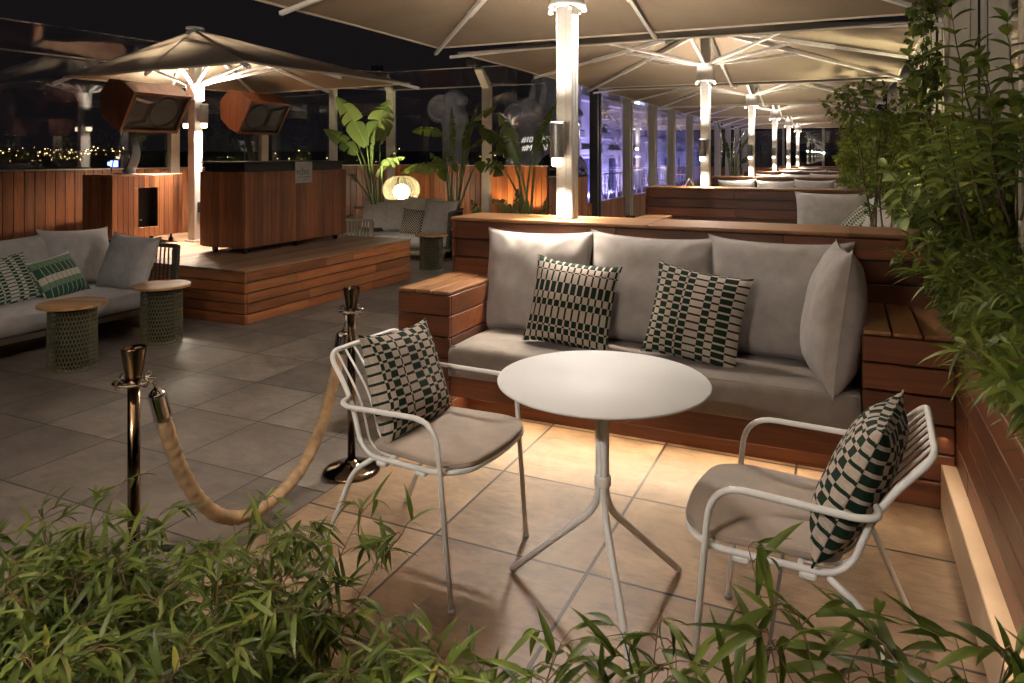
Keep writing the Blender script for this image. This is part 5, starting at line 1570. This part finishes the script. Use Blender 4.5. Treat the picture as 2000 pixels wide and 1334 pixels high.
def bush(label, c, ext, n, L, W, shape, m, seed, group, name='leafy_shrub', cat='shrub', stems=9, droop=0.0, curl=.5, clump=5, z0=.62):
    rr = random.Random(seed); t = thing(name, label, cat, (c[0], c[1], z0), 0, group)
    lf = MB(); st = MB(); ex, ey, ez = ext; cz = c[2] - z0
    ends = []
    for i in range(stems):
        e = V(rr.uniform(-ex, ex), rr.uniform(-ey, ey), cz + rr.uniform(-ez, ez)) ; b = V(rr.uniform(-.08, .08), rr.uniform(-.2, .2), 0)
        pts = [b.lerp(e, q / 7) + V(0, 0, .12 * math.sin(math.pi * q / 7)) + rv(rr, .02) for q in range(8)]
        st.tube(pts, [.008 - .006 * q / 7 for q in range(8)], 5, caps=False); ends.append(pts)
    for i in range(n):
        if rr.random() < .35:
            pts = rr.choice(ends); p = pts[rr.randrange(2, 8)] + rv(rr, .07)
        else:
            while True:
                q = V(rr.uniform(-1, 1), rr.uniform(-1, 1), rr.uniform(-1, 1))
                if q.length < 1 and (q.length > .45 or rr.random() < .3): break
            p = V(q.x * ex, q.y * ey, cz + q.z * ez)
            g_ = noise.noise(Vector((p.x * 3.3 + seed, p.y * 3.3, p.z * 3.3)))
            if g_ < -.18 and rr.random() < .85: continue
            p = p + V(0, 0, .1 * g_)
        if p.z < .0: p.z = abs(p.z) * .3
        ax = V(rr.uniform(-1, .6), rr.uniform(-1, .7), rr.uniform(-.5, .9)).normalized()
        st.tube([p - ax * .05, p + ax * L * clump * .25], .0012, 3, caps=False)
        for k in range(clump):
            d = (ax * .7 + rv(rr, .9) - V(0, 0, droop)).normalized()
            lf.leaf(p + ax * (L * .25 * k), d, V(0, 0, 1) + rv(rr, .6), L * rr.uniform(.55, 1.2), W * rr.uniform(.7, 1.2), rr.uniform(-.1, curl), rr.uniform(.1, .45), shape, 3)
    lf.build('leaves', m, t); st.build('branches', STEM, t); return t
gS = 'leafy shrubs of the right hedge'
bush('small leaved shrub of the hedge just beyond the front bench, left of the tall post', (.60, 5.7, 1.28), (.28, .75, .50), 1200, .055, .024, 'oval', SHRUB, 201, gS)
bush('small leaved shrub spreading over the cushions of the second bench', (.56, 7.4, 1.42), (.36, .95, .46), 1200, .06, .026, 'oval', SHRUB, 202, gS)
bush('tall yellow green hedge shrub beside the third booth', (.42, 9.8, 1.35), (.46, 1.2, .66), 1100, .07, .030, 'oval', SHRUB, 203, gS)
bush('hedge shrub further along past the third booth', (.42, 12.8, 1.40), (.48, 1.5, .66), 900, .08, .036, 'oval', SHRUB, 204, gS)
bush('far hedge shrub near the fourth booth', (.42, 16.5, 1.45), (.5, 1.9, .68), 700, .10, .045, 'oval', SHRUB, 205, gS)
bush('farthest hedge shrub toward the end screen', (.45, 23, 1.45), (.45, 4.2, .65), 420, .14, .06, 'oval', SHRUB, 206, gS)
bush('dark leaved shrub in front of the tall post at the right', (.62, 4.7, 1.10), (.24, .6, .42), 520, .075, .03, 'oval', SHRUB, 207, gS)
bush('climbing creeper with round leaves arching from the hedge toward the parasol', (.20, 6.2, 1.86), (.36, .55, .16), 260, .042, .036, 'heart', VINE, 208, None, 'creeper', 'creeper', 8, .5, .3, 4)
bush('dark creeper climbing the tall grey post up to the canopy', (.53, 6.15, 2.15), (.10, .22, .62), 330, .05, .045, 'heart', VINE, 209, None, 'creeper', 'creeper', 7, .8, .3, 4)
def privet(label, stems, seed, group):
    rr = random.Random(seed); t = thing('broadleaf_shrub', label, 'shrub', (stems[0][0].x, stems[0][0].y, .62), 0, group)
    o = V(stems[0][0].x, stems[0][0].y, .62); lf = MB(); st = MB()
    for a, b, bend in stems:
        a = a - o; b = b - o; n = 16; pts = []
        for i in range(n + 1):
            q = i / n; pts.append(a.lerp(b, q) + V(bend, .02, 0) * math.sin(math.pi * q) * .5 + rv(rr, .003))
        st.tube(pts, [.0055 * (1 - .75 * i / n) for i in range(n + 1)], 6)
        for i in range(5, n + 1):
            ax = (pts[min(n, i)] - pts[i - 1]).normalized(); az = rr.uniform(0, math.tau); e1 = ax.orthogonal().normalized(); e2 = ax.cross(e1)
            for k in range(2 if i < n else 4):
                an = az + math.pi * k + rr.uniform(-.3, .3)
                d = (e1 * math.cos(an) + e2 * math.sin(an)) * (1 if i < n - 1 else .45) + ax * rr.uniform(.35, .95)
                sz = (.105 if i < n - 2 else .075) * rr.uniform(.8, 1.2)
                lf.leaf(pts[i], d, ax, sz, sz * .47, rr.uniform(.1, .9), rr.uniform(.2, .5), 'oval', 5)
    lf.build('leaves', PRIVET, t); st.build('branches', STEM, t); return t
gV = 'broad leaved shrubs at the right edge'
privet('broad leaved shrub with two tall shoots before the tall grey post', [(pd(1965, 420, 2.9), pd(1858, 15, 2.85), -.05), (pd(1950, 400, 2.9), pd(1905, 95, 2.9), .04), (pd(1925, 420, 2.95), pd(1880, 130, 3.0), -.06), (pd(1900, 470, 3.1), pd(1842, 145, 3.1), -.04), (pd(1960, 420, 2.9), pd(1922, 130, 2.8), .05)], 301, gV)
privet('broad leaved shrub with the right hand shoots against the dark glass', [(pd(1985, 430, 2.75), pd(1966, 45, 2.75), .03), (pd(1995, 430, 2.7), pd(2010, 150, 2.7), .05), (pd(1975, 440, 2.8), pd(1940, 210, 2.75), -.05), (pd(2005, 420, 2.6), pd(1985, 200, 2.6), .02)], 302, gV)
privet('broad leaved shrub leaning left over the hedge below the creeper', [(pd(1905, 470, 3.3), pd(1775, 110, 3.4), -.08), (pd(1880, 480, 3.4), pd(1735, 330, 3.4), -.05), (pd(1860, 480, 3.5), pd(1780, 265, 3.5), -.05), (pd(1890, 490, 3.3), pd(1800, 205, 3.3), .04), (pd(1870, 520, 3.4), pd(1765, 400, 3.4), -.03)], 303, gV)
for x, y, pw in ((.56, 1.66, 5), (.66, 3.15, 26), (.62, 5.4, 90), (.6, 8.3, 90), (.6, 11.6, 90), (.6, 15.5, 60)):  # two nearest spikes are added only to brighten the near leaves
    spot('hedge spike light', (x, y, .72), (x - .05, y + (.7 if y < 2 else -.1), 2.0), pw, 88, (1, .88, .55), .9, .03)
    t = thing('spike_light', 'small garden spike light in the hedge %s' % {1.66: 'at the right picture edge, added to brighten the leaves', 3.15: 'by the front bench end, added to brighten leaves', 5.4: 'before the tall post', 8.3: 'beside the second booth', 11.6: 'beside the third booth', 15.5: 'beside the fourth booth'}[y], 'light', (x, y, .6), 0, 'spike lights in the planters')
    mb = MB(); mb.lathe([(.005, -.05), (.008, .02), (.03, .03), (.03, .1), (.026, .105)], (0, 0, 0), 12); mb.build('housing', BLACK, t)
    mb = MB(); mb.lathe([(0, .103), (.025, .1035)], (0, 0, 0), 12); mb.build('lens', BULB, t)

# ================================================================== FOREGROUND PLANTER AND BAMBOO
t = thing('planter_trough', 'low dark timber trough under the foreground bamboo', 'planter')
mb = MB()
for z0 in (.006, .086): 
    mb.box(-1.98, .34, 1.30, 1.322, z0, z0 + .077, bev=.003); mb.box(-1.98, .34, .58, .602, z0, z0 + .077, bev=.003)
    mb.box(-2.002, -1.981, .58, 1.322, z0, z0 + .077, bev=.003); mb.box(.341, .358, .58, 1.322, z0, z0 + .077, bev=.003)
mb.build('side_boards', W_X, t)
mb = MB(); mb.box(-1.978, .338, .604, 1.298, .005, .125); mb.build('soil', SOIL, t, False)
r1 = random.Random(33); gF = 'bamboo clumps in the foreground trough'
ZS = .12
for i, (xa, xb, n_, h0, h1, lab) in enumerate(((-1.99, -1.62, 72, .14, .47, 'dense foreground bamboo at the left end, around the nearest rope post'), (-1.64, -1.28, 72, .14, .47, 'dense foreground bamboo below the sagging rope'),
        (-1.30, -.97, 62, .16, .56, 'dense foreground bamboo before the left white armchair'))):
    bamboo(lab, scatter(r1, n_, xa, xb, .80, 1.29), gF, 400 + i, h0, h1, ZS, .080, .0105, .55, 1.25, .08, (-.08, .08, -.1))
bamboo('sparse foreground bamboo shoots under the left armchair, right of the dense mass', scatter(r1, 42, -1.0, -.70, .9, 1.28), gF, 411, .14, .40, ZS, .085, .0120, .5, .9, .25)
bamboo('sparse yellow green bamboo shoots before the round table leg', scatter(r1, 20, -.70, -.40, .98, 1.28), gF, 412, .22, .64, ZS, .085, .0125, .35, .9, .4)
bamboo('sparse bamboo shoots at the foot of the right armchair', scatter(r1, 18, -.40, -.08, 1.0, 1.28), gF, 413, .26, .62, ZS, .085, .0125, .35, .9, .4)
bamboo('long leaved bamboo shoots at the bottom right before the pale skirting', scatter(r1, 26, -.06, .31, .98, 1.28), gF, 414, .34, .70, ZS, .105, .0150, .35, .9, .4)
t = thing('spike_light', 'small garden spike light among the foreground bamboo before the table', 'light', (-.62, .86, .12), 0, 'spike lights in the planters')
mb = MB(); mb.lathe([(.005, -.05), (.008, .02), (.03, .03), (.03, .1), (.026, .105)], (0, 0, 0), 12); mb.build('housing', BLACK, t)
mb = MB(); mb.lathe([(0, .103), (.025, .1035)], (0, 0, 0), 12); mb.build('lens', BULB, t)
spot('trough spike light', (-.62, .86, .235), (-.52, 1.15, .7), 3.0, 100, (1, .88, .45), .9, .03)

# ------------------------------------------------------------------ render settings
scene.render.engine = 'CYCLES'
cy = scene.cycles
cy.use_denoising = True
cy.max_bounces = 7; cy.diffuse_bounces = 4; cy.glossy_bounces = 4; cy.transparent_max_bounces = 24; cy.transmission_bounces = 4
cy.sample_clamp_indirect = 6.0
cy.use_light_tree = True
cy.caustics_reflective = False; cy.caustics_refractive = False
vs_ = scene.view_settings
vs_.view_transform = 'Standard'; vs_.look = 'None'; vs_.exposure = 2.0; vs_.gamma = 1.0; vs_.use_curve_mapping = False
